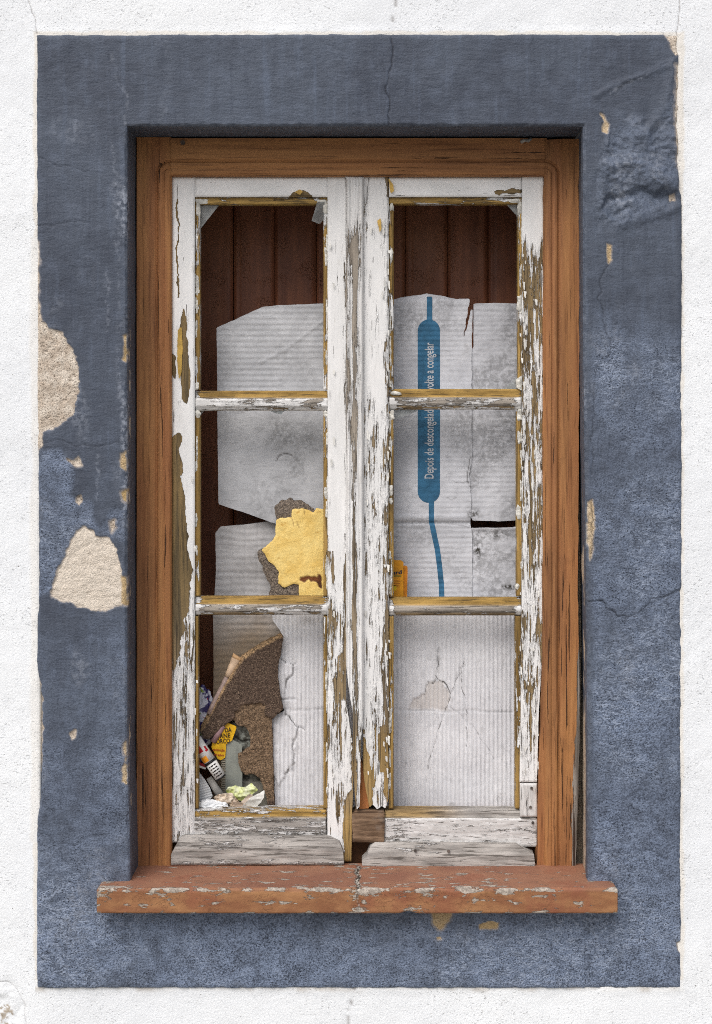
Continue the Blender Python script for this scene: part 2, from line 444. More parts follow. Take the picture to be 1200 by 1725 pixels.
def mat_chip(name, a=(74, 62, 55), c=(112, 94, 82), core=(206, 172, 132)):
    b = B(name)
    sp = b.vor(520, out='Color')
    sepn = b.t.nodes.new('ShaderNodeSeparateColor'); b.t.links.new(sp, sepn.inputs[0]); r = sepn.outputs[0]
    col = b.mix(r, a, c)
    col = b.mix(b.ma('MULTIPLY', b.ss(b.noise(420, 3, .6), .56, .68), .6), col, (170, 150, 128))
    cor = b.at('core')
    col = b.mix(cor, col, b.mix(r, tuple(v * .62 for v in core), core))
    col = b.mix(b.ma('MULTIPLY', b.ss(b.noise(420, 3, .6), .46, .36), .7), col, (50, 42, 36))
    n1 = b.bump(b.noise(380, 4, .7), .0032, 1.0)
    return b.done(col, .95, n1, .1)

def mat_yellow():
    b = B('yellow_paint_on_board')
    f = b.noise(26, 5, .65)
    col = b.mix(b.ss(f, .3, .7), (222, 186, 100), (240, 214, 138))
    col = b.mix(b.ma('MULTIPLY', b.ss(b.noise(55, 4), .64, .72), .6), col, (184, 138, 50))
    col = b.mix(b.at('rust'), col, b.mix(b.ss(f, .4, .6), (70, 38, 20), (120, 70, 34)))
    return b.done(col, .6, b.bump(b.noise(280, 4, .6), .0012, .8), .35)

def mat_planks():
    b = B('dark_red_brown_shutter_paint')
    g = b.noise(1, 5, .6, b.vec(30, 30, 3)); big = b.noise(5, 3)
    col = b.mix(b.ss(g, .35, .68), (108, 64, 46), (140, 88, 62))
    col = b.mix(b.ma('MULTIPLY', b.ss(big, .45, .65), .5), col, (150, 102, 72))
    v = b.vor(260, b.vec(1, 1, .6), 'DISTANCE_TO_EDGE')
    cr = b.ma('MULTIPLY', b.ss(v, .05, .01), b.ss(b.noise(20, 3), .5, .7))
    col = b.mix(b.ma('MULTIPLY', cr, .45), col, (52, 30, 22))
    n1 = b.bump(b.ma('MULTIPLY', cr, -1.), .0012, .8)
    return b.done(col, .5, b.bump(g, .001, .4, n1), .35)

def mat_glass():
    b = B('dirty_glass')
    t = b.t.nodes.new('ShaderNodeBsdfTransparent'); t.inputs[0].default_value = (.80, .84, .85, 1)
    gl = b.t.nodes.new('ShaderNodeBsdfGlossy'); gl.inputs['Roughness'].default_value = .06
    df = b.t.nodes.new('ShaderNodeBsdfDiffuse'); df.inputs[0].default_value = lin((196, 198, 198))
    m1 = b.t.nodes.new('ShaderNodeMixShader'); fr = b.t.nodes.new('ShaderNodeFresnel'); fr.inputs[0].default_value = 1.5
    b.t.links.new(fr.outputs[0], m1.inputs[0]); b.t.links.new(t.outputs[0], m1.inputs[1]); b.t.links.new(gl.outputs[0], m1.inputs[2])
    m2 = b.t.nodes.new('ShaderNodeMixShader'); b.t.links.new(b.ss(b.noise(60, 4), .3, .75, .16, .5), m2.inputs[0])
    b.t.links.new(m1.outputs[0], m2.inputs[1]); b.t.links.new(df.outputs[0], m2.inputs[2])
    b.t.links.new(m2.outputs[0], b.out.inputs[0])
    return b.m

MW = mat_wall(); MS = mat_surround(); PV = mat_peel('peeling_white_paint_upright', 'Z'); PH = mat_peel('peeling_white_paint_level', 'X')
BV = mat_brown('brown_wood_paint_upright', 'Z'); BH = mat_brown('brown_wood_paint_level', 'X', (168, 120, 76), (154, 106, 68))
MSILL = mat_sill()
CG = mat_card('grey_cardboard', (176, 178, 182), (204, 206, 210)); CW = mat_card('white_cardboard', (206, 207, 212), (228, 229, 233), spv=(260, 200, 30))
CP = mat_card('printed_cardboard', (186, 188, 194), (216, 218, 224))
CGG = mat_card('grey_green_cardboard', (126, 130, 124), (152, 156, 148))
MCH = mat_chip('brown_chipboard'); MCH2 = mat_chip('grey_granular_board', (96, 88, 82), (150, 138, 126), (140, 126, 112)); MY = mat_yellow()
MPL = mat_planks(); MG = mat_glass()

# ------------------------------------------------------------------ ground (setting)
def mat_ground():
    b = B('worn_pavement')
    n = b.noise(3, 5); col = b.mix(b.ss(n, .3, .7), (128, 124, 118), (160, 156, 148))
    return b.done(col, .9, b.bump(b.noise(60, 4), .004), .2)
gme = build_mesh('ground', [(-60, -120, 0), (60, -120, 0), (60, 1, 0), (-60, 1, 0)], [[[0, 1, 2, 3]]], None, mat_ground())
g = link('ground', gme); g['kind'] = 'structure'

# ------------------------------------------------------------------ white house wall
def wall_gx():
    a = np.concatenate([np.arange(-3400, -60, 180), np.arange(-30, 78, 1.7), np.arange(82, 1118, 5.0), np.arange(1120, 1232, 1.7), np.arange(1260, 4600, 180)])
    return a
def wall_gy():
    a = np.concatenate([np.arange(-2400, -60, 180), np.arange(-30, 78, 1.7), np.arange(80, 1648, 3.0), np.arange(1650, 1760, 1.7), np.arange(1790, 2500, 60), [2500.]])
    return a
LUMP = [(-40, 1648), (10, 1652), (28, 1668), (38, 1690), (44, 1730), (40, 1790), (-40, 1790)]
WCR = [[(45, -20), (52, 15), (60, 35), (62, 58)], [(668, -20), (667, 15), (662, 40), (661, 62)], [(1150, -20), (1148, 15), (1143, 40), (1142, 58)],
       [(597, 1664), (594, 1690), (588, 1705), (590, 1745)], [(-10, 1655), (14, 1654), (28, 1668), (40, 1690), (44, 1725)]]
def near(x, y):
    return (x > -60) & (x < 1260) & (y > -60) & (y < 1790)
def wall_h(x, y):
    h = 2.2 * fbm(x, y, 160, 3, 11)
    n = near(x, y)
    h = h + np.where(n, .4 * fbm(x, y, 18, 3, 12), 0)
    h = h - 14 * ss(np.minimum(np.minimum(x - 62, 1144 - x), np.minimum(y - 58, 1664 - y)), 5, 8)
    lp = patch(LUMP, x, y, 9, 4, 18, 13)
    h = h + lp * (-3.0 + 2.5 * fbm(x, y, 22, 4, 14))
    for i, c in enumerate(WCR): h = h - 1.2 * crackline(c, x, y, 1.0, 3, 20 + i)
    # plaster lip along the band
    e = np.minimum(np.minimum(x - 62, 1147 - x), np.minimum(y - 58, 1664 - y))
    h = h + np.where(n, 1.2 * ss(e, -18, -2) * (e < 3) * np.clip(.6 + .6 * fbm(x, y, 40, 3, 15), 0, 2), 0)
    return h
def wall_crack(x, y):
    c = np.zeros(np.shape(x))
    for i, p in enumerate(WCR): c = np.maximum(c, (.28 if i == 4 else .55) * crackline(p, x, y, .8, 3, 20 + i))
    return c
def wall_cream(x, y):
    e = np.minimum(np.minimum(x - 62, 1147 - x), np.minimum(y - 58, 1664 - y))
    c = ss(e + 3 * fbm(x, y, 20, 3, 16), -7, -3)
    c = c * np.where(y > 1650, .15, .6)
    lf = (x < 70) & (y > 400) & (y < 1420)
    c = np.where(lf, ss(e + 4 * fbm(x, y, 24, 4, 17, 1, 3), -14, -6) * .35, c)
    return c
def wall_dirt_dark(x, y):
    sp = patch([(-6, 1696), (6, 1688), (20, 1700), (22, 1730), (0, 1740)], x, y, 3, 7, 9, 18) * ss(fbm(x, y, 5, 3, 19), -.1, .3)
    under = ss(y, 1661, 1665) * (1 - ss(y, 1666, 1676)) * ss(fbm(x, y, 30, 4, 21), -.1, .6) * .5  # patchy darker strip just below the band
    rim = ss(y, 62, 58) * 0
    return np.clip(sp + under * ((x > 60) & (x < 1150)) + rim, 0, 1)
wall = relief_grid('house_wall', wall_gx(), wall_gy(), 0.0, .36, wall_h, {'cream': wall_cream, 'crack': wall_crack, 'dirt_dark': wall_dirt_dark}, MW,
                   base=(0, 0, 0), skirt=False, cut=lambda x, y: (x > 205) & (x < 1000) & (y > 203) & (y < 1500))
tag(wall, 'rough white stuccoed house wall around the blue-grey window surround', 'wall')
def boxpart(name, p0, p1, mat, parent):
    x0, y0, z0 = p0; x1, y1, z1 = p1
    V = [(x0, y0, z0), (x1, y0, z0), (x1, y1, z0), (x0, y1, z0), (x0, y0, z1), (x1, y0, z1), (x1, y1, z1), (x0, y1, z1)]
    V = [Vector(v) - org(parent) for v in V]
    F = [[[0, 1, 5, 4], [1, 2, 6, 5], [2, 3, 7, 6], [3, 0, 4, 7], [4, 5, 6, 7], [3, 2, 1, 0]]]
    return link(name, build_mesh(name, V, F, {}, mat, [False]), parent)
M_IN = m_plain('inner_reveal_plaster', (150, 138, 122), .9)
M_LEDGE = m_plain('inner_ledge_wood', (112, 74, 48), .7)
FL = 1.086   # inner ledge height
boxpart('inner_reveal', (-.46, .145, 1.0), (-.386, .40, 2.34), M_IN, wall)
boxpart('inner_reveal', (.392, .145, 1.0), (.46, .40, 2.34), M_IN, wall)
boxpart('inner_reveal', (-.386, .145, 2.29), (.392, .40, 2.34), M_IN, wall)
boxpart('inner_ledge', (-.386, .148, 1.0), (.392, .40, FL), M_LEDGE, wall)

# ------------------------------------------------------------------ blue-grey surround
def xo1(y): return 215 + 5 * ss(y, 1250, 1480)
def xo2(y): return 982 + 8 * ss(y, 420, 1300)
BARE = [  # (polygon, jitter, ochre)
    ([(58, 536), (72, 540), (88, 552), (105, 560), (116, 580), (128, 600), (132, 640), (128, 690), (112, 712), (92, 722), (74, 728), (64, 770), (58, 776)], 5, 0),
    ([(58, 405), (64, 408), (67, 440), (66, 500), (72, 540), (58, 545)], 3, 0),
    ([(128, 893), (140, 887), (158, 894), (160, 902), (185, 904), (196, 925), (204, 950), (207, 985), (214, 1015), (203, 1016), (180, 1027), (155, 1028), (130, 1020), (100, 1012), (88, 1004), (92, 975), (108, 940), (120, 920)], 3.5, 0),
    ([(205, 970), (215, 972), (215, 1020), (204, 1016)], 2, .8),
    ([(113, 772), (125, 775), (134, 768), (137, 778), (140, 784), (128, 786), (116, 778)], 2.5, 0),
    ([(130, 838), (138, 833), (140, 845), (134, 851), (128, 846)], 2, 0),
    ([(186, 880), (192, 876), (194, 888), (188, 896)], 2, 0),
    ([(208, 565), (214, 562), (214, 612), (206, 606), (209, 595)], 2, .85),
    ([(204, 765), (213, 760), (214, 796), (203, 786)], 2, .7),
    ([(205, 830), (214, 824), (214, 846), (206, 842)], 2, .9),
    ([(120, 1234), (128, 1228), (128, 1242), (121, 1246)], 2, 0),
    ([(206, 1290), (214, 1270), (214, 1320), (205, 1316)], 3, .6),
    ([(208, 1250), (214, 1245), (214, 1275), (210, 1270)], 2, .6),
    ([(58, 1385), (64, 1390), (62, 1400), (58, 1400)], 2, .6),
    ([(1122, 58), (1146, 54), (1147, 90), (1138, 92), (1130, 82)], 3, 0),
    ([(1012, 192), (1018, 196), (1026, 210), (1022, 225), (1014, 222), (1016, 205)], 2, .5),
    ([(1022, 412), (1029, 414), (1031, 438), (1025, 444), (1021, 430)], 2, .7),
    ([(1138, 110), (1148, 110), (1146, 290), (1140, 280), (1137, 200)], 2.5, 0),
    ([(1126, 328), (1136, 326), (1136, 338), (1128, 340)], 2, 0),
    ([(990, 846), (997, 842), (1001, 870), (998, 925), (993, 945), (990, 900)], 2.5, .5),
    ([(728, 1535), (762, 1535), (758, 1552), (742, 1566), (730, 1560)], 3, .7),
    ([(806, 1555), (820, 1552), (842, 1552), (838, 1563), (808, 1565)], 3, .8),
    ([(735, 1577), (743, 1576), (744, 1581), (736, 1582)], 2, .8),
    ([(1141, 1588), (1150, 1584), (1150, 1606), (1143, 1600)], 2, 0),
    ([(58, 1130), (66, 1140), (72, 1180), (73, 1240), (68, 1300), (58, 1330)], 3, 0),
]
SCR = [[(662, 60), (662, 100), (657, 128), (651, 150), (653, 165), (655, 182), (654, 212)],
       [(60, 268), (85, 274), (100, 281), (120, 281), (150, 291)], [(60, 381), (80, 379), (92, 382), (118, 372), (150, 377)],
       [(62, 1398), (85, 1404), (98, 1418), (130, 1420), (148, 1410), (175, 1406)], [(75, 746), (110, 742), (135, 752), (165, 750), (205, 744)],
       [(990, 1012), (1015, 1011), (1026, 1022), (1042, 1038), (1058, 1040), (1078, 1032), (1098, 1012), (1122, 1002), (1150, 992)],
       [(186, 95), (198, 130), (213, 160), (212, 185), (209, 210)], [(1030, 160), (1050, 145), (1085, 128), (1130, 103)],
       [(1014, 210), (1018, 240), (1012, 270), (1006, 300), (1003, 340)], [(1024, 445), (1012, 468), (1010, 505), (1016, 540), (1026, 570), (1029, 595), (1002, 622), (1000, 660), (998, 760), (994, 800)],
       [(1005, 625), (1020, 626), (1030, 622)], [(995, 845), (1000, 880), (996, 940)],
       [(720, 1545), (718, 1580), (702, 1608)], [(412, 1545), (414, 1560), (404, 1572)], [(895, 75), (893, 110)], [(1065, 900), (1075, 925)],
       [(88, 1000), (105, 1014), (130, 1022), (155, 1030), (185, 1026), (214, 1016)], [(135, 1548), (160, 1545), (175, 1543)], [(1050, 1452), (1080, 1435), (1110, 1432)]]
SWT = [.8, .22, .22, .35, .35, .7, .1, .15, .3, .5, .3, .6, .4, .5, .2, .5, .2, .2, .2]
def sur_edge(x, y):
    j = .9 * fbm(x, y, 14, 3, 31)
    xL = 62 + 3 * ss(y, 745, 775) * (1 - ss(y, 1020, 1040)) + 8 * ss(y, 1110, 1180) * (1 - ss(y, 1330, 1390)) + 6 * ss(y, 405, 412) * (1 - ss(y, 530, 545)) * 0
    xR = 1143.5 + 5.5 * ss(y, 318, 332) - 1 * ss(y, 1150, 1200)
    yT = 58.5 - 0.8 * (x > 250); yB = 1664.5
    return np.minimum(np.minimum(x - xL, xR - x), np.minimum(y - yT, yB - y)) + j
def sur_in(x, y):
    ei = np.maximum(np.maximum(xo1(y) - x, x - xo2(y)), 213 - y)
    ei = np.where(y > 1492, 100, ei)
    return ei
def sur_bare(x, y):
    b = np.zeros(np.shape(x))
    for i, (p, j, o) in enumerate(BARE): b = np.maximum(b, patch(p, x, y, .9, j, 12, 40 + i))
    return b
def sur_lip(x, y):
    b = np.zeros(np.shape(x))
    for i, (p, j, o) in enumerate(BARE): b = np.maximum(b, patch(p, x, y, .8, j, 12, 40 + i, 1.2 + 2.4 * max(0, math.sin(i * 2.3))))
    return b * (.35 + .65 * ss(fbm(x, y, 16, 3, 39), -.2, .3))
def sur_ochre(x, y):
    b = np.zeros(np.shape(x))
    for i, (p, j, o) in enumerate(BARE):
        if o: b = np.maximum(b, o * patch(p, x, y, 2, j, 12, 40 + i))
    return b
def sur_smooth(x, y): return patch(BARE[2][0], x, y, 3, 2, 12, 42)
DAM = c3([(690, 640), (800, 560), (900, 620), (960, 560), (1020, 420), (1040, 780), (1040, 930), (960, 1000), (760, 1110), (640, 1080), (650, 850)])
LFT = [(62, 752), (110, 750), (122, 775), (120, 830), (150, 850), (170, 880), (195, 850), (207, 860), (207, 905), (190, 905), (130, 890), (95, 990), (62, 1000)]
def sur_dam(x, y): return patch(DAM, x, y, 14, 10, 30, 77)
def sur_pit(x, y):
    p = ss(x, 990, 1005) * ss(y + 40 * fbm(x, y, 90, 3, 61), 520, 660) * .8
    p = np.maximum(p, ss(y + 30 * fbm(x, y, 90, 3, 62), 1440, 1540) * 1.0)
    p = np.maximum(p, (x < 220) * ss(y + 60 * fbm(x, y, 70, 3, 63), 1150, 1300) * .7)
    p = np.maximum(p, (x < 220) * ss(y + 40 * fbm(x, y, 70, 3, 64), 1035, 1120) * .3)
    p = np.maximum(p, sur_dam(x, y) * .22)
    return p
def sur_chalk(x, y):
    c = .06 + sur_pit(x, y) * (.60 + .5 * fbm(x, y, 110, 4, 65)) + .22 * ss(y + 30 * fbm(x, y, 80, 3, 68), 1380, 1640)
    lf = patch(LFT, x, y, 6, 12, 40, 66)
    c = np.maximum(c, lf * (.55 + .5 * fbm(x, y, 40, 4, 67, 1, 2)))
    return np.clip(c, 0, 1)
RIDGE = [(c3([(640, 460), (760, 410), (860, 370), (1000, 300)]), 5, 2.2), (c3([(1000, 330), (985, 430), (960, 540), (880, 640)]), 7, 3.0),
         (c3([(700, 650), (690, 720), (670, 850), (650, 1000)]), 7, 3.2), (c3([(740, 1100), (860, 1050), (1040, 985)]), 8, 3.2),
         (c3([(720, 800), (800, 790), (900, 840), (1020, 880)]), 20, 9.0)]
DENT = [(c3([(710, 960), (800, 945), (880, 925), (990, 950)]), 9, 8.0), (c3([(690, 1010), (740, 1030), (790, 1010)]), 7, 3.5), (c3([(900, 520), (880, 600)]), 10, 2.0)]
def sur_h(x, y):
    e = sur_edge(x, y); ei = sur_in(x, y)
    h = np.interp(e, [-3, -1, 0, 1.5, 4, 8], [-7, -6, -1, 3.4, 5.2, 6.0])
    h = h + 1.6 * fbm(x, y, 130, 3, 51) + .55 * fbm(x, y, 26, 4, 52)
    h = h + sur_pit(x, y) * .5 * fbm(x, y, 7, 2, 53)
    dm = sur_dam(x, y); h = h + dm * (4.2 * fbm(x, y, 24, 4, 54) + 1.4 * fbm(x, y, 7, 2, 55))
    for i, (p, w, a) in enumerate(RIDGE):
        dd = linedist(p, x + 5 * fbm(x, y, 24, 3, 70 + i), y + 5 * fbm(x, y, 24, 3, 75 + i)); h = h + a * np.exp(-(dd / w) ** 2)
    for i, (p, w, a) in enumerate(DENT):
        dd = linedist(p, x + 6 * fbm(x, y, 20, 3, 80 + i), y + 6 * fbm(x, y, 20, 3, 85 + i)); h = h - a * np.exp(-(dd / w) ** 2)
    b = sur_bare(x, y); h = h - 1.1 * sur_lip(x, y) - b * (2.6 - .9 * fbm(x, y, 9, 3, 56))
    for i, c in enumerate(SCR): h = h - 2.2 * max(.35, SWT[i]) * crackline(c, x, y, 1.3, 4, 90 + i)
    # the plaster layer below the right-hand break lies deeper
    h = h - 1.5 * (x > 985) * ss(y - np.interp(x, [990, 1015, 1026, 1042, 1058, 1078, 1098, 1122, 1150], [1012, 1011, 1022, 1038, 1040, 1032, 1012, 1002, 992]) + 2 * fbm(x, y, 12, 3, 57), -1, 2)
    h = h - 1.2 * (x < 216) * (y > 740) * (y < 1040) * patch(LFT, x, y, 2.5, 5, 22, 66)
    r = np.clip(5 - ei - 1.5 * fbm(x, y, 22, 3, 58), 0, 5); h = h - r * r / 5
    return h
def sur_crack(x, y):
    c = np.zeros(np.shape(x))
    for i, p in enumerate(SCR): c = np.maximum(c, SWT[i] * crackline(p, x, y, .9, 4, 90 + i))
    return c
def sur_scuff(x, y):
    ei = sur_in(x, y)
    s = (x < 218) * ss(ei, 22, 6) * ss(fbm(x, y, 60, 4, 101, .4, 2), -.1, .5) * (y > 200) * (y < 1000) * .8
    s = s + ss(ei, 9, 1) * .22 + ss(sur_edge(x, y), 5, 0) * .25 * (y > 1100)
    lx = [([(188, 95), (199, 130), (213, 160), (212, 185), (209, 210)], .3), ([(182, 460), (183, 560)], .3), ([(166, 770), (165, 840)], .5), ([(1030, 155), (1085, 128)], .5), ([(190, 240), (200, 330), (196, 400), (202, 520)], .25)]
    for i, (p, a) in enumerate(lx): s = s + a * crackline(p, x, y, 2.6, 5, 105 + i)
    s = s + .4 * ss(fbm(x, y, 70, 5, 110, 1, 1.6), .35, .8)
    for i in (0, 2, 4, 9, 22): s = s + .45 * patch([(600 * 0 + px_, py_) for px_, py_ in BARE[i][0]], x, y, 9, 8, 14, 130 + i)
    s = s + sur_dam(x, y) * .4 * ss(fbm(x, y, 30, 4, 111), 0, .5)
    return np.clip(s, 0, 1)
sur = relief('window_surround', (56, 1156, 52, 1670), 0.0, .02, 1.7, sur_h,
             {'bare': sur_bare, 'ochre': sur_ochre, 'chalk': sur_chalk, 'crack': sur_crack, 'scuff': sur_scuff, 'smooth': sur_smooth, 'lip': sur_lip, 'hor': lambda x, y: ((y < 222) | (y > 1500)) * 1.0}, MS,
             f=lambda x, y: np.minimum(sur_in(x, y) + .01, np.minimum(np.minimum(x - 50, 1160 - x), np.minimum(y - 48, 1675 - y))), base=tuple(W(600, 1664)))
# (skirt of the height field ends in the wall)
tag(sur, 'blue-grey painted plaster band with flaked patches framing the window', 'window surround')
def reveal(name, side):
    n = 26; dep = np.linspace(.0045, .158, n)
    if side == 'T':
        L = np.arange(213, 987, 2.5); Lg, Dg = np.meshgrid(L, dep)
        j = .8 * fbm(Lg, Dg * 1000, 30, 4, 121)
        P = np.stack([(Lg - 600) / 1000, Dg, ZC + (CY - 212.4 + j) / 1000], -1); a, bq = Lg, Dg
    else:
        L = np.arange(211, 1500, 2.5); Lg, Dg = np.meshgrid(L, dep)
        j = .8 * fbm(Lg, Dg * 1000, 30, 4, 122 + (side == 'R'))
        xx = xo1(Lg) - .6 + j if side == 'L' else xo2(Lg) + .6 + j + Dg * 75
        P = np.stack([(xx - 600) / 1000, Dg, ZC + (CY - Lg) / 1000], -1); a, bq = Lg, Dg
    nn, mm = Lg.shape; idx = np.arange(nn * mm).reshape(nn, mm)
    Q = np.stack([idx[:-1, :-1], idx[1:, :-1], idx[1:, 1:], idx[:-1, 1:]], -1).reshape(-1, 4)
    if side == 'R': Q = Q[:, ::-1]
    if side == 'T': Q = Q[:, ::-1]
    ab = np.zeros(nn * mm)
    if side == 'R':
        ab = (ss(fbm(a, bq * 1000, 60, 5, 125), .25, .4) * ss(a, 780, 1000) * (bq > .02)).ravel() + (ss(a, 1180, 1240) * ss(fbm(a, bq * 1000, 40, 4, 126), -.35, 0) * (bq > .05)).ravel()
    if side == 'L':
        ab = (ss(fbm(a, bq * 1000, 40, 5, 127), .42, .5) * (bq < .04) * ss(a, 500, 600)).ravel()
    V = P.reshape(-1, 3) - np.array(sur.location)
    A = {'bare': np.clip(ab, 0, 1), 'ochre': .2 * np.ones(nn * mm), 'chalk': .08 * np.ones(nn * mm), 'crack': np.zeros(nn * mm), 'scuff': .15 * np.ones(nn * mm), 'smooth': np.zeros(nn * mm), 'hor': np.full(nn * mm, 1.0 if side == 'T' else 0.0)}
    link('reveal', build_mesh('reveal', V, [Q], A, MS), sur)
for s_ in 'TLR': reveal('reveal', s_)

# ------------------------------------------------------------------ sill
def make_sill():
    xs = np.arange(163, 1041.6, 2.0); dF = -.052
    kF = (D + dF) / D
    zt = ZC + (CY - 1497) / 1000 * kF; zb = ZC + (CY - 1540) / 1000 * kF
    prof = []; top = []; edge = []
    for d in np.linspace(.112, dF + .004, 60): prof.append((d, zt - .006 * (d + .05) / .16)); top.append(1); edge.append(max(0, 1 - (d - dF) / .03))
    for a in np.linspace(15, 90, 5): prof.append((dF + .004 - .004 * math.sin(math.radians(a)), zt - .004 + .004 * math.cos(math.radians(a)))); top.append(.5); edge.append(1.2)
    for z in np.linspace(zt - .006, zb + .004, 18): prof.append((dF, z)); top.append(0); edge.append(max(max(0, 1 - (zt - z) / .016) * .9, max(0, 1 - (z - zb) / .006) * .8))
    for a in np.linspace(15, 90, 4): prof.append((dF + .004 - .004 * math.cos(math.radians(a)), zb + .004 - .004 * math.sin(math.radians(a)))); top.append(0); edge.append(.7)
    for d in np.linspace(dF + .01, .01, 8): prof.append((d, zb)); top.append(0); edge.append(.2)
    n = len(prof); PX = np.repeat(xs[:, None], n, 1); PD = np.array([p[0] for p in prof])[None] + 0 * PX; PZ = np.array([p[1] for p in prof])[None] + 0 * PX
    TP = np.array(top)[None] + 0 * PX; ED = np.array(edge)[None] + 0 * PX
    ED = ED + .8 * ss(np.abs(PX - 602), 425, 439)
    zz = (zt - PZ) * 1000 + PD * 1000
    ED = np.clip(ED + .35 * fbm(PX, zz, 80, 3, 131), 0, 1.3)
    nz = .8 * fbm(PX, zz, 40, 4, 132) + .5 * fbm(PX, zz, 9, 3, 133) * np.clip(ED, 0, 1)
    ck = (1 - ss(np.abs(PX - 603 - 4 * fbm(PX, zz, 30, 3, 134)), 2, 6)) * TP + .5 * (1 - ss(np.abs(PX - 603 - 3 * fbm(PX, zz, 20, 3, 134)), 1, 2.5)) * (1 - TP) * (zz < 30)
    ck = ck * (PD < .1)
    notch = np.exp(-((PX - 688) / 11) ** 2) * ss(zt - PZ, .034, .042) * 4
    chipd = np.where((ED > .9) & (fbm(PX, zz, 26, 4, 135) > .25), 1.4, 0)
    PZ2 = PZ + (nz * TP - 2 * ck * TP - chipd * TP + notch) / 1000; PD2 = PD + (-nz * (1 - TP) + chipd * (1 - TP)) / 1000
    X = (PX - 602) / 1000 * kF + .002 * kF
    endr = ss(np.abs(PX - 602), 436, 439.5) * 2.0
    PZ2 = PZ2 - endr / 1000 * TP
    V = np.stack([X, PD2, PZ2], -1).reshape(-1, 3)
    m = len(xs); idx = np.arange(m * n).reshape(m, n)
    Q = np.stack([idx[:-1, :-1], idx[:-1, 1:], idx[1:, 1:], idx[1:, :-1]], -1).reshape(-1, 4)
    caps0 = idx[0][::-1][None]; caps1 = idx[-1][None]
    loc = Vector((0, 0, zb)); V = V - np.array(loc)
    A = {'edge': ED.ravel(), 'top': TP.ravel(), 'crack': np.clip(ck, 0, 1).ravel()}
    o = link('window_sill', build_mesh('window_sill', V, [Q, caps0, caps1], A, MSILL, [True, False, False]), None, loc)
    tag(o, 'chipped terracotta-brown painted stone sill under the window', 'window sill')
make_sill()

# ------------------------------------------------------------------ brown window frame
DF = .096
frame = thing('window_casing', 'fixed brown painted wooden frame with moulded edge inside the blue-grey band', 'window frame', tuple(W(600, 1462, DF)))
def fr_o(x, y):
    dx = np.maximum(np.maximum(288.5 - x, x - 917.5), 0); dy = np.maximum(295.5 - y, 0)
    return np.where((dx > 0) & (dy > 0), np.sqrt(dx ** 2 + dy ** 2), np.maximum(dx, dy))
def fr_h(x, y):
    o = fr_o(x, y)
    h = np.interp(o, [0, 1, 3, 9, 12, 13, 14.5, 18, 22, 24, 25.5, 27, 30], [-6, -2.5, -.5, 1.2, 1.0, -1.8, .8, 1.8, 1.2, -3.6, -3.6, 0, .5])
    return h + .5 * fbm(x, y, 50, 3, 141, .3, 3) + .25 * fbm(x, y, 8, 2, 142, .5, 3)
def jl_wear(x, y): return .42 + .25 * ss(np.abs(x - 270), 14, 2) + .16 * fbm(x, y, 140, 3, 143) + .2 * ss(y, 900, 1450)
def jr_wear(x, y): return .44 + .24 * ss(y, 650, 1100) + .22 * ss(x, 940, 974) * ss(y, 300, 500) + .18 * fbm(x, y, 120, 3, 144)
def jl_bare(x, y): return .12 * ss(y, 1000, 1400) + .45 * ss(x, 232, 227)
def jr_bare(x, y): return np.clip(ss(x + 14 * ss(y, 1000, 1450) + 6 * fbm(x, y, 40, 3, 145, 1, 4), 964, 985) * ss(y, 850, 1050) + .12 * ss(y, 950, 1300), 0, 1)
JR = [(915, 234), (976, 234), (976, 420), (976, 640), (975, 860), (973, 1000), (976, 1100), (977, 1250), (974, 1350), (970, 1462), (905, 1462), (908, 1350), (915, 1100), (917, 300)]
JL_ = relief('jamb', (230.5, 288.5, 231, 1468), DF, .06, 1.6, fr_h, {'wear': jl_wear, 'bare': jl_bare}, BV, frame)
relief('jamb', (902, 981, 233, 1466), DF, .06, 1.6, lambda x, y: fr_h(np.maximum(x, 917.6), y) + .7 * ss(y, 900, 1300) * fbm(x, y, 10, 3, 146, .4, 6), {'wear': jr_wear, 'bare': jr_bare}, BV, frame, f=polyf(JR, 1.2, 30, 147))
def hd_h(x, y): return fr_h(x, y) - 1.6 * (1 - ss(np.minimum(np.abs(x - 285.5), np.abs(x - 920.5)), .6, 2))
HD_ = relief('head', (284.5, 921.5, 232.5, 295.5), DF - .0015, .06, 1.6, lambda x, y: hd_h(x, y), {'wear': lambda x, y: .25 + .2 * fbm(x, y, 60, 3, 148), 'bare': lambda x, y: 0 * x}, BH, frame)
M_IRON = m_plain('rusty_iron', (96, 84, 76), .5, .3, 200)
def tube(name, pts, rad, mat, parent, n=8, loc=None, caps=True, flat=None, attrs=None):
    """Round bar through world points; rad number or list; flat = list of (width factor, depth factor)."""
    pts = [Vector(p) for p in pts]; m = len(pts); rad = rad if isinstance(rad, (list, tuple)) else [rad] * m
    o3 = org(parent) if parent is not None else Vector(loc)
    V = []
    up = Vector((0, -1, 0))
    for i in range(m):
        t = (pts[min(i + 1, m - 1)] - pts[max(i - 1, 0)]).normalized()
        u = t.cross(up)
        if u.length < .05: u = t.cross(Vector((1, 0, 0)))
        u.normalize(); v = u.cross(t).normalized()
        fw, fd = flat[i] if flat else (1, 1)
        for j in range(n):
            a = 2 * math.pi * j / n
            V.append(pts[i] + u * (math.cos(a) * rad[i] * fw) + v * (math.sin(a) * rad[i] * fd) - o3)
    F = [[i * n + j, i * n + (j + 1) % n, (i + 1) * n + (j + 1) % n, (i + 1) * n + j] for i in range(m - 1) for j in range(n)]
    faces = [F]; smooth = [True]
    if caps: faces += [[list(range(n))[::-1]], [[(m - 1) * n + j for j in range(n)]]]; smooth += [False, False]
    return link(name, build_mesh(name, V, faces, attrs, mat, smooth), parent, None if parent is not None else loc)
tube('nail', [W(308, 240, DF - .006), W(308, 240, DF + .01)], .0042, M_IRON, HD_, 12)
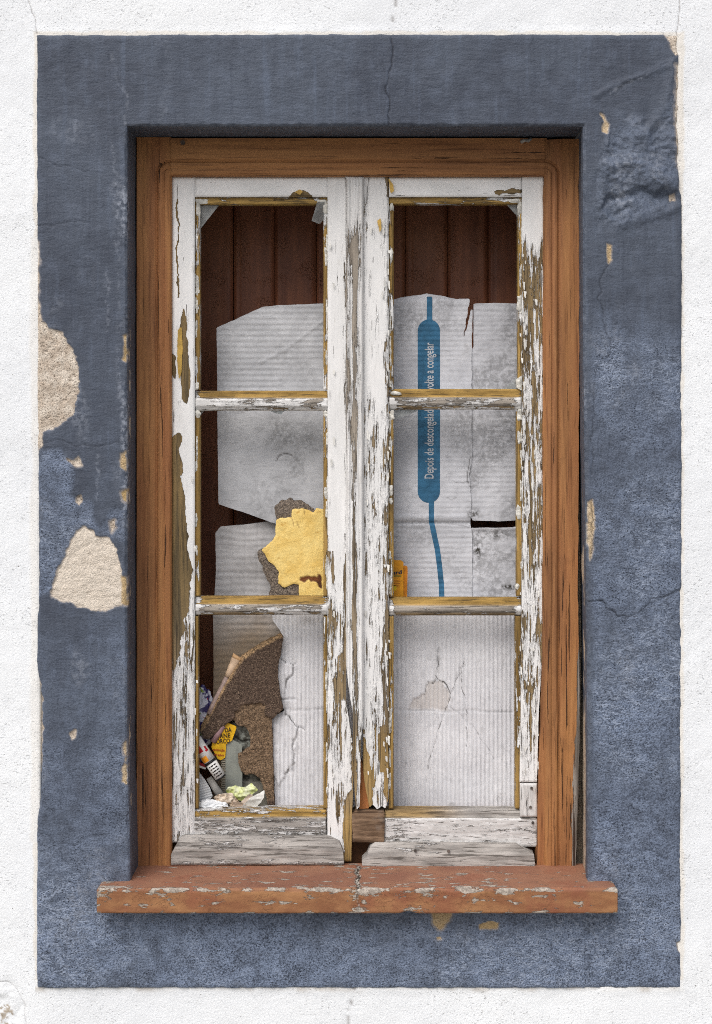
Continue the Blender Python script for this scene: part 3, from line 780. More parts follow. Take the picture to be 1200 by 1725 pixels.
tube('nail', [W(878, 239, DF - .005), W(884, 236, DF - .009), W(890, 237, DF - .006), W(895, 233, DF - .003)], .003, m_plain('grey_metal', (170, 168, 164), .4), HD_)

# ------------------------------------------------------------------ casements
DS = .110
casL = thing('casement', 'white peeling casement with six-light half hung on the left, mended plain weather bar', 'window casement', tuple(W(440, 1458, DS)))
casR = thing('casement', 'white peeling casement on the right with rotten stile foot and cover strip', 'window casement', tuple(W(760, 1460, DS)))
casL['label'] = 'peeling white wooden casement on the left, hinged on the left jamb'
def rnd(x, y, r, x0, x1, y0, y1, drop=2.5):
    e = np.minimum(np.minimum(x - x0, x1 - x), np.minimum(y - y0, y1 - y))
    return -drop * (1 - ss(e, 0, r))
def member(name, rect, parent, vert=True, wear=.1, och=0., grey=0., d=DS, thick=.038, res=1.7, hx=None, f=None, r=2.5, seed=0, rough=.35):
    x0, x1, y0, y1 = rect
    def h(x, y):
        v = rnd(x, y, r, x0, x1, y0, y1)
        v = v + rough * fbm(x, y, 18, 4, 150 + seed, *( (.4, 3) if vert else (3, .4)))
        if hx is not None: v = v + hx(x, y)
        return v
    cv = lambda q: (q if callable(q) else (lambda x, y, q=q: q + 0 * x))
    return relief(name, rect, d, thick, res, h, {'wear': cv(wear), 'ochre': cv(och), 'grey': cv(grey)}, PV if vert else PH, parent, f=f)
# wear maps
P1 = [(301, 600), (304, 556), (308, 520), (311, 517), (314, 560), (318, 600), (321, 650), (315, 680), (308, 672), (305, 640)]
P2 = [(286, 735), (302, 730), (303, 760), (306, 800), (312, 850), (316, 900), (322, 960), (318, 1020), (310, 1060), (300, 1120), (286, 1130)]
P3 = [(288, 595), (296, 600), (296, 640), (288, 630)]
def w_ls(x, y):
    w = .13 + .1 * fbm(x, y, 60, 3, 161, .4, 3)
    w = w + .27 * ss(y, 930, 1050) - .05 * ss(y, 1200, 1300)
    w = np.maximum(w, 1.3 * patch(P1, x, y, 1.5, 2, 12, 162)); w = np.maximum(w, .78 * patch(P2, x, y, 2, 5, 18, 163)); w = np.maximum(w, 1.1 * patch(P3, x, y, 1.5, 2, 12, 164))
    w = np.maximum(w, .9 * crackline([(298, 335), (300, 380), (299, 420), (301, 500)], x, y, 1.1, 3, 165))
    return w
def w_ms(x, y):
    w = .14 + .1 * fbm(x, y, 60, 3, 166, .4, 3) + .24 * ss(x, 574, 584) * ss(y, 300, 500)
    w = w + .24 * ss(y, 880, 1000) - .04 * ss(y, 1200, 1300)
    w = np.maximum(w, .48 * patch([(553, 930), (562, 930), (566, 990), (570, 1050), (564, 1100), (553, 1120)], x, y, 2, 4, 14, 167))
    w = np.maximum(w, .50 * patch([(562, 1110), (583, 1095), (583, 1200), (574, 1260), (560, 1230)], x, y, 2, 4, 14, 168))
    w = np.maximum(w, 1.0 * patch([(580, 1360), (596, 1340), (596, 1452), (584, 1450), (578, 1400)], x, y, 2, 3, 14, 169))
    w = w - .3 * patch([(575, 1180), (592, 1180), (592, 1330), (580, 1350)], x, y, 3, 3, 14, 170)
    return w
STL1 = member('stile', (289, 328, 297, 1420), casL, wear=w_ls, grey=lambda x, y: .35 * ss(y, 950, 1350), seed=1)
STL2 = member('stile', (553, 597, 297, 1452), casL, wear=w_ms, och=lambda x, y: .25 + .5 * ss(y, 1330, 1400), grey=lambda x, y: .25 + 0 * x, seed=2,
       f=polyf([(552, 296), (583, 296), (583, 1180), (594, 1250), (596, 1300), (593, 1380), (592, 1452), (575, 1452), (552, 1430)], .5, 20, 4))
member('rail', (328.6, 552.4, 298, 331), casL, False, wear=lambda x, y: .13 + .08 * fbm(x, y, 40, 3, 171) + .9 * patch([(484, 331), (495, 324), (512, 321), (525, 330), (525, 334), (484, 334)], x, y, 1.5, 2, 10, 172), seed=3)
member('rail', (318, 550, 1366, 1414), casL, False, d=DS + .002, wear=lambda x, y: .47 + .14 * fbm(x, y, 50, 3, 173, 3, .5), och=lambda x, y: 1.0 * (1 - ss(y, 1376, 1379)), grey=1., hx=lambda x, y: -5 * (1 - ss(y, 1375, 1380)) - 1.5 * crackline([(480, 1384), (510, 1383), (535, 1378), (550, 1384)], x, y, 2, 4, 174), seed=4, rough=.7)
def munt(y0, y1, x0, x1, parent, seed, w=.5, top=12, bot=6):
    hx = lambda x, y: np.interp(y, [y0, y0 + top - 1, y0 + top + 1, y0 + top + 4, y1 - bot - 2, y1 - bot, y1], [-7, -6, -1, 0, 0, -2.5, -6.5]) + .5 * fbm(x, y, 12, 3, seed + 300)
    och = lambda x, y: np.clip(1 - ss(y, y0 + top - 1, y0 + top + 1) + .6 * ss(y, y1 - bot, y1 - bot + 2), 0, 1)
    wear = lambda x, y: np.where(y < y0 + top, .78, w) + .16 * fbm(x, y, 40, 3, seed, 2, .6) - .3 * ss(np.minimum(x - x0, x1 - x), 14, 2)
    member('muntin', (x0, x1, y0, y1), parent, False, wear=wear, och=och, grey=.7, d=DS + .004, thick=.026, hx=hx, seed=seed, r=1)
munt(658, 692, 328.6, 552.4, casL, 180, .36); munt(1006, 1037, 328.6, 552.4, casL, 181, .5)
def bead(rect, parent, seed, w=.72):
    x0, x1, y0, y1 = rect; vert = (y1 - y0) > (x1 - x0)
    member('glazing_bead', rect, parent, vert, d=DS + .008, thick=.022, wear=lambda x, y: w + .2 * fbm(x, y, 24, 3, seed, *((.6, 2) if vert else (2, .6))), och=.9, grey=.1, seed=seed, r=1.5)
for i, (y0, y1) in enumerate([(345, 657), (693, 1005), (1038, 1363)]):
    w1 = .52 if i == 0 else .6
    bead((328.8, 337 - 3 * (i == 2) , y0, y1), casL, 200 + i, w1 + .05); bead((545, 552.6, y0, y1), casL, 204 + i, w1)
    bead((655.2, 663.5, y0, y1), casR, 208 + i, w1); bead((873 - 2 * i, 880.6 - 2 * (i == 2), y0, y1), casR, 212 + i, w1)
bead((328.8, 552.6, 331.5, 344), casL, 216, .58); bead((655.2, 880.6, 331.5, 343), casR, 217, .58)
# weather bars
def wbar(rect, parent, poly, seed):
    x0, x1, y0, y1 = rect
    hx = lambda x, y: np.interp(y, [y0, y0 + 3, y0 + 12, y0 + 22, y1 - 4, y1], [-14, -10, -5, -.5, 1, -2.5]) + .8 * fbm(x, y, 60, 4, seed, 3, .4)
    return member('weather_bar', rect, parent, False, d=DS - .016, thick=.03, wear=lambda x, y: .68 + .12 * fbm(x, y, 40, 4, seed, 3, .4) - .16 * ss(y, y1 - 10, y1 - 3), grey=1., hx=hx, seed=seed, f=polyf(poly), r=2)
WBL = wbar((287, 581, 1408, 1459), casL, [(288, 1458), (288, 1440), (304, 1412), (310, 1410), (556, 1412), (572, 1420), (578, 1434), (580, 1458)], 221)
WBR = wbar((609, 903, 1420, 1464), casR, [(610, 1463), (610, 1450), (618, 1442), (624, 1428), (632, 1422), (870, 1424), (884, 1432), (900, 1440), (902, 1462)], 222)
# right casement
AST = [(582, 297), (614, 297), (614, 1180), (608, 1250), (606, 1358), (600, 1364), (596, 1300), (594, 1200), (583, 1120)]
def a_hx(x, y):
    g = np.interp(x, [583, 586, 589, 591, 593, 604, 606, 608, 611, 614], [-5, 3, 4.5, .6, 3.0, 3.0, .6, 4.5, 3, -5])
    return g * ss(y, 297, 306) + 2.0
def w_as(x, y):
    w = .20 + .13 * ss(y, 325, 420) + .14 * fbm(x, y, 70, 3, 223, .4, 3)
    w = w + .25 * ss(np.abs(x - 598), 6, 2.5) * ss(y, 350, 450)
    return w - .1 * (np.abs(x - 611) < 3)
member('cover_strip', (582, 614.4, 297, 1366), casR, d=DS - .006, thick=.02, wear=w_as, grey=lambda x, y: .75 - .4 * ss(y, 800, 900), och=lambda x, y: .12 + .4 * ss(y, 1200, 1260), hx=a_hx, rough=.6, f=polyf(AST, .7, 18, 6), seed=7)
RS = [(612, 296), (655, 296), (655, 1345), (650, 1362), (643, 1358), (636, 1364), (628, 1356), (622, 1362), (612, 1300)]
def w_rs(x, y):
    w = .27 + .12 * fbm(x, y, 80, 3, 224, .4, 3) + .14 * ss(x, 640, 655) + .08 * ss(y, 620, 760)
    w = np.maximum(w, 1.0 * patch([(612, 1230), (620, 1270), (628, 1300), (630, 1368), (610, 1368)], x, y, 2, 4, 14, 225))
    w = np.maximum(w, .9 * patch([(640, 1225), (650, 1222), (650, 1300), (641, 1300), (636, 1260)], x, y, 2, 3, 14, 226))
    w = np.maximum(w, 1.1 * patch([(655, 297), (663, 320), (655, 330), (650, 300)], x, y, 2, 2, 10, 227))
    return w
STR1 = member('stile', (611, 655.4, 297, 1366), casR, wear=w_rs, grey=.3, och=lambda x, y: .2 + .5 * ss(y, 1180, 1260), f=polyf(RS, .8, 14, 8), seed=8)
def w_rr(x, y): return .17 + .26 * ss(y, 350, 440) + .12 * fbm(x, y, 90, 3, 228, .4, 3) - .06 * ss(y, 880, 1000) * ss(x, 890, 900)
RRP = [(880, 295), (917, 295), (917, 600), (914, 1100), (908, 1200), (905, 1318), (876, 1318), (878, 1200), (880, 900)]
STR2 = member('stile', (875, 918, 295, 1319), casR, wear=w_rr, grey=.12, och=.2, f=polyf(RRP), seed=9)
PBK = member('patch_block', (876.5, 905.5, 1320, 1377), casR, wear=.2, grey=1., seed=10)
member('rail', (655.6, 879.4, 298, 331), casR, False, wear=lambda x, y: .13 + .08 * fbm(x, y, 40, 3, 229) + .9 * patch([(833, 322), (845, 318), (853, 322), (862, 318), (880, 320), (880, 326), (835, 326)], x, y, 1.2, 2.5, 8, 230), seed=11)
RLR = member('rail', (649, 906, 1366, 1428), casR, False, d=DS + .002, wear=lambda x, y: np.where(y < 1379, .8, .30 + .14 * ss(x, 760, 650) + .12 * fbm(x, y, 60, 4, 231, 3, .5)), och=lambda x, y: .8 * (1 - ss(y, 1377, 1380)) * ss(x, 800, 700), grey=1., hx=lambda x, y: -5 * (1 - ss(y, 1376, 1381)) * (x < 878), seed=12, rough=.6,
       f=polyf([(648, 1367), (876, 1367), (878, 1378), (905, 1378), (904, 1427), (648, 1427)]))
munt(655, 690, 655.6, 879.4, casR, 182, .45, 14, 7); munt(1008, 1038, 655.6, 879.4, casR, 183, .62)
def mat_block():
    b = B('dark_split_wood')
    g_ = b.noise(1, 5, .65, b.vec(14, 60, 130)); col = b.mix(b.ss(g_, .35, .65), (74, 56, 42), (142, 118, 96))
    col = b.mix(b.ma('MULTIPLY', b.ss(b.noise(30, 4, .6), .54, .72), .5), col, (132, 124, 116))
    return b.done(col, .85, b.bump(g_, .002, .8), .2)
MB_ = mat_block()
relief('tenon_block', (593, 648.4, 1366, 1421), DS - .004, .04, 2, lambda x, y: rnd(x, y, 3, 593, 648.4, 1366, 1421) + 1.0 * fbm(x, y, 20, 4, 232, 2, .5) - 3 * (1 - ss(y, 1366, 1370)), {}, MB_, casR, f=polyf([(593, 1372), (600, 1366), (648, 1367), (648, 1420), (594, 1420)], .8, 16, 9))
relief('split_wood', (596, 626, 1236, 1368), DS + .006, .03, 1.7, lambda x, y: 1.5 * fbm(x, y, 10, 4, 233, .4, 6), {'wear': lambda x, y: .6 + 0 * x, 'bare': lambda x, y: 0 * x}, mat_brown('raw_orange_wood', 'Z', (182, 122, 72), (156, 96, 54), (92, 58, 36)), casR, f=polyf([(597, 1238), (603, 1260), (614, 1300), (622, 1340), (622, 1362), (606, 1364), (598, 1330)], 1, 12, 10))
# nails with rust stains on the right rail
for (a, b_) in ((898, 1386), (896, 1328), (894, 1360), (756, 1434), (700, 1433)): tube('nail', [W(a, b_, DS - (.018 if b_ > 1400 else .002)), W(a, b_, DS + .01)], .0026, M_IRON, WBR if b_ > 1400 else (RLR if b_ > 1380 else PBK), 10)

# glass left in the corners, and lifted paint flakes
def shard(poly, parent, d=DS + .018, tilt=0, m=MG):
    a = np.array([p[0] for p in poly]).mean()
    relief('glass_shard', bbox(poly, 1), d, .003, 3.0, lambda x, y: tilt * (y - poly[0][1]), {}, m, parent, f=polyf(poly), shell=True)
shard([(335, 343), (371, 343), (337, 386), (334, 386)], casL)
shard([(534, 340), (547, 340), (547, 366), (539, 377), (525, 371), (531, 352)], casL, DS + .006, -.12)
shard([(450, 690), (482, 690), (474, 698), (464, 696)], casL)
shard([(330, 688), (345, 690), (336, 704), (330, 706)], casL)
shard([(850, 340), (875, 340), (875, 378), (870, 362)], casR)
shard([(843, 660), (875, 632), (876, 662), (850, 662)], casR)
shard([(660, 688), (714, 688), (690, 698), (662, 708)], casR)
M_FLK = m_plain('lifted_paint_flake', (236, 235, 230), .6, .08)
M_FLY = m_plain('yellowed_paint_flake', (214, 176, 92), .6, .1)
def flake(poly, parent, m, d=DS, curl=(0, 0), lift=2):
    cx = sum(p[0] for p in poly) / len(poly); cy = sum(p[1] for p in poly) / len(poly)
    relief('paint_flake', bbox(poly, 1), d - .0015, .0006, 1.6, lambda x, y: lift + curl[0] * (x - cx) + curl[1] * (y - cy), {}, m, parent, f=polyf(poly, .6, 6, 3), shell=True)
flake([(300, 556), (306, 550), (308, 580), (306, 628), (302, 640), (299, 610)], STL1, M_FLY, curl=(-.5, 0))
flake([(495, 324), (505, 319), (512, 322), (506, 328)], casL, M_FLY, curl=(0, .4))
flake([(655, 300), (662, 310), (664, 322), (658, 326)], STR1, M_FLY, DS - .002, (.3, 0))
flake([(636, 372), (642, 366), (643, 384), (640, 392)], STR1, M_FLY, DS - .002, (.3, 0))
random.seed(3)
for i in range(110):     # lifted white flakes along the worn edges
    side = random.choice([(556, STL2), (648, STR1), (884, STR2), (900, STR2), (325, STL1), (618, STR1), (652, STR1), (880, STR2)])
    x = side[0] + random.uniform(-5, 6); y = random.uniform(380, 1330); w_ = random.uniform(2, 4); h_ = random.uniform(5, 17)
    flake([(x, y), (x + w_, y + 1), (x + w_ * .9, y + h_), (x + w_ * .2, y + h_ * .8)], side[1], M_FLK, DS - .0012, (random.uniform(-.5, .5), random.uniform(-.12, .12)), random.uniform(1, 2.4))

M_PUT = m_plain('old_glazing_putty', (224, 222, 214), .8, .14, 120, .0016, 260)
random.seed(11)
def putty(cx, cy, w, h, parent):
    n = 11; P = []
    for i in range(n):
        a = 2 * math.pi * i / n; r_ = random.uniform(.65, 1.1)
        P.append((cx + math.copysign(abs(math.cos(a)) ** .6, math.cos(a)) * w / 2 * r_, cy + math.copysign(abs(math.sin(a)) ** .6, math.sin(a)) * h / 2 * r_))
    sd_ = random.randint(1, 900)
    relief('putty_remnant', bbox(P, 1), DS + .0065, .010, 1.5, lambda x, y: 1.6 * ss(polysdf(P, x, y), 0, 2.5) + 1.2 * fbm(x, y, 6, 3, sd_) - 1, {}, M_PUT, parent, f=polyf(P, .8, 5, sd_), shell=False)
for cx, cy, w, h, p in ((334, 352, 9, 26, casL), (340, 339, 26, 9, casL), (549, 352, 9, 22, casL), (543, 339, 20, 8, casL), (333, 697, 10, 14, casL), (549, 697, 9, 14, casL), (332, 650, 8, 16, casL),
                        (660, 348, 8, 18, casR), (876, 352, 9, 26, casR), (868, 338, 22, 8, casR), (876, 512, 10, 34, casR), (875, 645, 11, 24, casR), (661, 700, 9, 18, casR), (667, 662, 22, 8, casR), (876, 700, 9, 22, casR), (875, 735, 8, 24, casR), (874, 862, 9, 26, casR), (873, 988, 8, 10, casR), (659, 825, 7, 20, casR), (659, 845, 6, 12, casR), (549, 830, 6, 20, casL), (333, 480, 6, 40, casL), (549, 430, 6, 36, casL), (660, 430, 6, 30, casR)):
    putty(cx, cy, w, h, p)
for cx, p, y0, y1 in ((331, casL, 370, 650), (551, casL, 370, 650), (657, casR, 370, 650), (879, casR, 370, 650), (331, casL, 710, 1000), (551, casL, 710, 1000), (657, casR, 710, 1000), (879, casR, 710, 1000), (657, casR, 1045, 1340), (551, casL, 1045, 1340)):
    for k in range(5): putty(cx + random.uniform(-1, 1), random.uniform(y0, y1), random.uniform(2.5, 4.5), random.uniform(12, 44), p)
# ------------------------------------------------------------------ plank shutters behind
DSH = .305
def shutter(edges, label):
    t = thing('plank_shutter', label, 'shutter', tuple(W((edges[0] + edges[-1]) / 2, 1420, DSH)))
    for i, (a, b_) in enumerate(zip(edges[:-1], edges[1:])):
        a2, b2 = a + .6, b_ - .6
        relief('plank', (a2, b2, 255, 1400), DSH + .001 * (i % 2), .02, 3.0, lambda x, y, a=a2, b=b2, i=i: -5 * (1 - ss(np.minimum(x - a, b - x), 0, 5)) - 2.2 * (1 - ss(np.abs(x - a - 8), .5, 2)) + .8 * fbm(x, y, 60, 3, 240 + i, .5, 4), {}, MPL, t, resy=8)
    relief('light_stop_sheet', (edges[0] + 1, edges[-1] - 1, 258, 1396), DSH + .0225, .012, 40, None, {}, MPL, t)  # added sheet behind the planks, stops light through the gaps
    return t
shutter([250, 323, 393, 463, 533, 599], 'dark red-brown plank shutter closed behind the left casement')
shutter([601, 683, 755, 823, 890, 952], 'dark red-brown plank shutter closed behind the right casement')

# ------------------------------------------------------------------ cardboard behind the panes
def zero(x, y): return 0 * x
def cattr(**k):
    d = {'brown': zero, 'mould': zero, 'crack': zero}; d.update(k); return d
# upper left panel
DA = .205
PA = [(365, 552), (442, 517), (470, 514), (548, 511), (592, 510), (592, 900), (540, 905), (500, 893), (458, 880), (410, 863), (368, 849)]
def ha(x, y):
    h = 1.4 * fbm(x, y, 120, 3, 251) + .6 * np.sin(y * 2 * math.pi / 9.5) * (.4 + .6 * ss(fbm(x, y, 90, 2, 252), -.4, .4)) * (y < 690) + .6 * fbm(x, y, 16, 3, 253)
    h = h + 1.5 * np.exp(-(linedist([(440, 610), (480, 590), (545, 540)], x, y) / 3) ** 2)
    h = h - 1.5 * crackline([(466, 776), (472, 766), (482, 765), (490, 768)], x, y, 1.2, 2, 254)
    return h
tag(relief('cut_cardboard', bbox(PA), DA, .004, 2.0, ha, cattr(crack=lambda x, y: .8 * crackline([(466, 776), (472, 766), (482, 765), (490, 768)], x, y, .9, 2, 254), mould=lambda x, y: .4 * ss(fbm(x, y, 60, 4, 255), .0, .6) * (.5 + .5 * ss(y, 680, 720))), CG, None, f=polyf(PA, .5, 12, 7), shell=True),
    'large grey cardboard panel with cut-off corner filling the upper left panes', 'cardboard')
# lower left flap
DB = .222
PB = [(363, 897), (372, 887), (420, 883), (470, 876), (592, 880), (592, 1390), (358, 1390), (360, 1120), (359, 1040), (364, 960)]
def hb(x, y):
    h = 1.5 * fbm(x, y, 90, 3, 261) + .6 * fbm(x, y, 16, 3, 262) + .45 * np.sin(y * 2 * math.pi / 11 + fbm(x, y, 60, 2, 263) * 2)
    for xx in (394, 416, 437): h = h - 1.2 * (1 - ss(np.abs(x - xx - 3 * np.sin(y / 90)), .5, 2.5))
    for yy in (925, 965, 1052, 1090): h = h - 1.0 * (1 - ss(np.abs(y - yy - 2 * np.sin(x / 30)), .5, 3))
    return h
tag(relief('cardboard_flap', bbox(PB), DB, .004, 2.2, hb, cattr(brown=lambda x, y: np.clip(.15 + .7 * ss(y + 20 * fbm(x, y, 60, 3, 264), 1000, 1110), 0, 1), mould=lambda x, y: .15 * ss(fbm(x, y, 60, 4, 265), 0, .5)), CG, None, f=polyf(PB, .6, 10, 8), shell=True),
    'creased grey-brown cardboard flap below the cut cardboard in the left casement', 'cardboard')
# printed carton in the right casement
DG = .200
carton = thing('printed_carton', 'grey-white flattened carton with blue printed stripe behind the right casement', 'carton', tuple(W(765, 1035, DG)))
def hg(x, y):
    h = 1.0 * fbm(x, y, 140, 3, 271) + .55 * fbm(x, y, 18, 3, 272) + .38 * np.sin(y * 2 * math.pi / 8.5) * (.4 + .6 * ss(fbm(x, y, 80, 2, 273), -.3, .4))
    h = h + 2.2 * np.exp(-((y - 872) / 5.) ** 2) - 2.6 * np.exp(-((y - 881) / 2.5) ** 2) * (1 if True else 0)
    h = h - 8 * ss(y, 508, 496)
    h = h - 3 * ss(x, 690, 655)
    return h
PGl = [(648, 505), (664, 503), (690, 498), (720, 494), (742, 497), (770, 503), (792, 503), (797, 509), (796, 530), (795, 600), (795, 780), (790, 800), (792, 812), (794, 850), (793, 884), (796, 900), (796, 1044), (648, 1044)]
TEAR = [(795, 505), (790, 530), (786, 548), (780, 575)]
gcrk = [TEAR, [(793, 770), (788, 790), (787, 812), (794, 820)], [(765, 812), (778, 813), (788, 811)], [(662, 881), (720, 880), (793, 884)], [(752, 880), (793, 890)], [(754, 838), (762, 842), (770, 838)]]
wg = [.0, .7, .5, .3, .35, .4]
def gck(x, y):
    c = zero(x, y)
    for i, p in enumerate(gcrk):
        if wg[i]: c = np.maximum(c, wg[i] * crackline(p, x, y, .8, 2, 275 + i))
    return c
def fgl(x, y):
    v = polysdf(PGl, x, y) + .8 * fbm(x, y, 9, 4, 274)
    wv = np.interp(y, [500, 510, 545, 575], [3.2, 3, 1.8, 0])
    return np.minimum(v, np.where(y < 578, linedist(TEAR, x + 1.6 * fbm(x, y, 7, 3, 281), y) - wv, 99))
relief('panel', bbox(PGl), DG, .004, 1.8, hg, cattr(crack=gck, mould=lambda x, y: .35 * ss(fbm(x, y, 90, 4, 285), .05, .7) + .7 * ss(x, 676, 655) * ss(y, 800, 950) + .8 * np.exp(-((x - 793) / 7) ** 2 - ((y - 866) / 10) ** 2)), CP, carton, f=fgl, shell=True)  # mottled stains, darker at the lower left and beside the slit
PGu = [(798, 511), (840, 510), (886, 512), (886, 876), (840, 878), (797, 877), (786, 860), (786, 600), (798, 585)]
relief('panel', bbox(PGu), DG + .0032, .004, 1.8, lambda x, y: hg(x, np.minimum(y, 860)) * .7 + .5 * fbm(x, y, 7, 2, 282) - 5 * ss(x, 805, 796) * 0, cattr(mould=lambda x, y: .4 * ss(fbm(x, y, 80, 4, 286), 0, .6) + .95 * np.exp(-((x - 800) / 9) ** 2 - ((y - 866) / 9) ** 2)), CP, carton, f=polyf(PGu, .4, 12, 12), shell=True)
PGd = [(786, 891), (797, 889), (840, 889), (886, 887), (886, 1044), (786, 1044)]
relief('panel', bbox(PGd), DG + .0032, .004, 1.8, lambda x, y: .6 * fbm(x, y, 7, 2, 283) + 1.2 * fbm(x, y, 90, 3, 284) + 3 * np.exp(-((y - 890) / 5) ** 2), cattr(mould=lambda x, y: .4 * ss(fbm(x, y, 60, 4, 287), 0, .6) + .8 * np.exp(-((x - 830) / 45) ** 2 - ((y - 900) / 9) ** 2) + .8 * np.exp(-((x - 804) / 8) ** 2 - ((y - 925) / 16) ** 2) + .9 * np.exp(-((x - 860) / 14) ** 2 - ((y - 989) / 4) ** 2)), CP, carton, f=polyf(PGd, .6, 10, 13), shell=True)
M_BLUE = m_plain('blue_print', (58, 112, 148), .7, .14, 40, .0006, 240)
def hst(x, y): return hg(x, y) + .45
def capsule(x0, x1, y0, y1, n=14):
    r = (x1 - x0) / 2; cx = (x0 + x1) / 2; P = []
    for i in range(n + 1): a = math.pi + math.pi * i / n; P.append((cx + r * math.cos(a), y0 + r + r * math.sin(a)))
    for i in range(n + 1): a = math.pi * i / n; P.append((cx + r * math.cos(a), y1 - r + r * math.sin(a)))
    return P
cp = capsule(704, 741.5, 538, 847)
tail = [(727, 840), (727, 878), (731, 897), (737, 925), (741, 955), (744, 985), (745.5, 1042)]
def fst(x, y):
    v = np.maximum(polysdf(cp, x, y), 4.6 - linedist([(724, 490), (724, 545)], x, y))
    return np.minimum(np.maximum(v, 4.4 - linedist(tail, x, y)), np.minimum(y - 499, 1041 - y))
STRIPE = relief('printed_stripe', (700, 752, 496, 1043), DG, .0002, 1.3, hst, {}, M_BLUE, carton, f=fst, shell=True)
def text_mesh(body, offset=0.0, res=3):
    cu = bpy.data.curves.new('t', 'FONT'); cu.body = body; cu.size = 1; cu.offset = offset; cu.resolution_u = res
    ob = bpy.data.objects.new('t', cu); COL.objects.link(ob)
    dg = bpy.context.evaluated_depsgraph_get(); me = bpy.data.meshes.new_from_object(ob.evaluated_get(dg))
    n = len(me.vertices); co = np.zeros(n * 3); me.vertices.foreach_get('co', co); co = co.reshape(-1, 3)
    bpy.data.objects.remove(ob); bpy.data.curves.remove(cu)
    return me, co
def lettering(body, parent, mat, p0, length, height, ang, d, offset=0.0, hfun=None, ref=None):
    """flat print: p0 photo mm of the baseline start, ang degrees counter-clockwise, height = cap height"""
    me, co = text_mesh(body, offset)
    x0, x1 = co[:, 0].min(), co[:, 0].max(); capm = .72
    u = (co[:, 0] - x0) / (x1 - x0) * length; v = co[:, 1] / capm * height
    a = math.radians(ang); PX = p0[0] + u * math.cos(a) - v * math.sin(a); PY = p0[1] - (u * math.sin(a) + v * math.cos(a))
    H = hfun(PX, PY) if hfun is not None else 0 * PX
    k = (D + d) / D; o3 = org(parent)
    V = np.stack([(PX - 600) / 1000 * k - o3.x, d - H / 1000 - o3.y, ZC + (CY - PY) / 1000 * k - o3.z], 1)
    me.vertices.foreach_set('co', V.astype(np.float32).ravel()); me.materials.clear(); me.materials.append(mat); me.update()
    me.name = 'lettering'
    return link('lettering', me, parent)
M_LET = m_plain('pale_grey_print', (196, 200, 206), .7)
lettering('Depois de descongelado não volte a congelar', STRIPE, M_LET, (730.5, 806), 229, 15.5, 90, DG, .014, lambda x, y: hst(x, y) + .35)

# corrugated white sheet along the bottom
DC = .186
PC = c7([(690, -40), (690, 20), (740, 90), (775, 150), (765, 200), (750, 300), (735, 350), (722, 400), (735, 500), (738, 600), (760, 660), (778, 725), (720, 760), (676, 800), (684, 900), (694, 1000), (690, 1080), (700, 1200), (705, 1350), (712, 1525)]) + [(886, 1367), (886, 1030)]
CCR = [c7([(750, 310), (790, 350), (845, 382), (875, 350)]), c7([(735, 625), (790, 632), (870, 640)]), c7([(778, 722), (830, 800), (890, 850), (945, 880)]), c7([(890, 850), (870, 940), (850, 1000), (855, 1130), (790, 1230)]), c7([(850, 380), (850, 440), (800, 480), (790, 560)]),
       [(740, 1092), (738, 1120), (735, 1142), (728, 1150), (720, 1147)], [(735, 1142), (748, 1150), (760, 1168)], [(782, 1115), (778, 1150), (786, 1200), (788, 1240), (784, 1255)], [(782, 1118), (770, 1140), (762, 1166), (745, 1210), (728, 1265), (722, 1295)], [(760, 1190), (800, 1225), (835, 1280)], [(720, 1150), (718, 1168), (695, 1180), (690, 1196)]]
CCW = [1, .8, 1, .8, .8, 1, 1, .8, .85, .6, .6]
FLAP1 = c7([(676, 800), (778, 725), (830, 800), (900, 860), (868, 940), (850, 1000), (858, 1130), (800, 1225), (740, 1300), (700, 1210)])
FLAP2 = c7([(750, 300), (790, 350), (870, 352), (852, 440), (800, 480), (790, 560), (770, 640), (738, 600), (722, 400)])
def hc(x, y):
    h = 2.0 * fbm(x, y, 140, 3, 291) + 1.0 * np.sin(x * 2 * math.pi / 7.2) * (.75 + .35 * fbm(x, y, 40, 3, 292)) + .25 * fbm(x, y, 9, 3, 293)
    h = h - 1.1 * (1 - ss(np.abs(y - 1196 - .01 * (x - 600) - fbm(x, y, 20, 2, 294)), .4, 2.2))
    h = h - 1.6 * patch([(690, 1194), (696, 1178), (716, 1168), (722, 1150), (745, 1150), (760, 1168), (752, 1196)], x, y, 1.2, 3, 10, 295)
    e = polysdf(PC, x, y); h = h + 5.5 * ss(e, 24, 0) * (x < 560) * (.3 + .7 * fbm(x, y, 40, 3, 296))
    h = h + 2.6 * patch(FLAP1, x, y, .9, 4, 9, 298) + 2.2 * patch(FLAP2, x, y, .9, 3, 9, 299)
    for i, p in enumerate(CCR): h = h - (1.8 if i < 5 else .9) * crackline(p, x, y, 1.2 if i < 5 else .8, 3, 300 + i)
    return h
def cck(x, y):
    c = .35 * (1 - ss(np.abs(y - 1196 - .01 * (x - 600) - fbm(x, y, 20, 2, 294)), .3, 1.4)) * ss(fbm(x, y, 40, 3, 297), -.3, .2)
    for i, p in enumerate(CCR): c = np.maximum(c, CCW[i] * crackline(p, x, y, .7 if i < 7 else .5, 3, 300 + i) * (.4 + .6 * ss(fbm(x, y, 12, 3, 320), -.25, .15)))
    return c
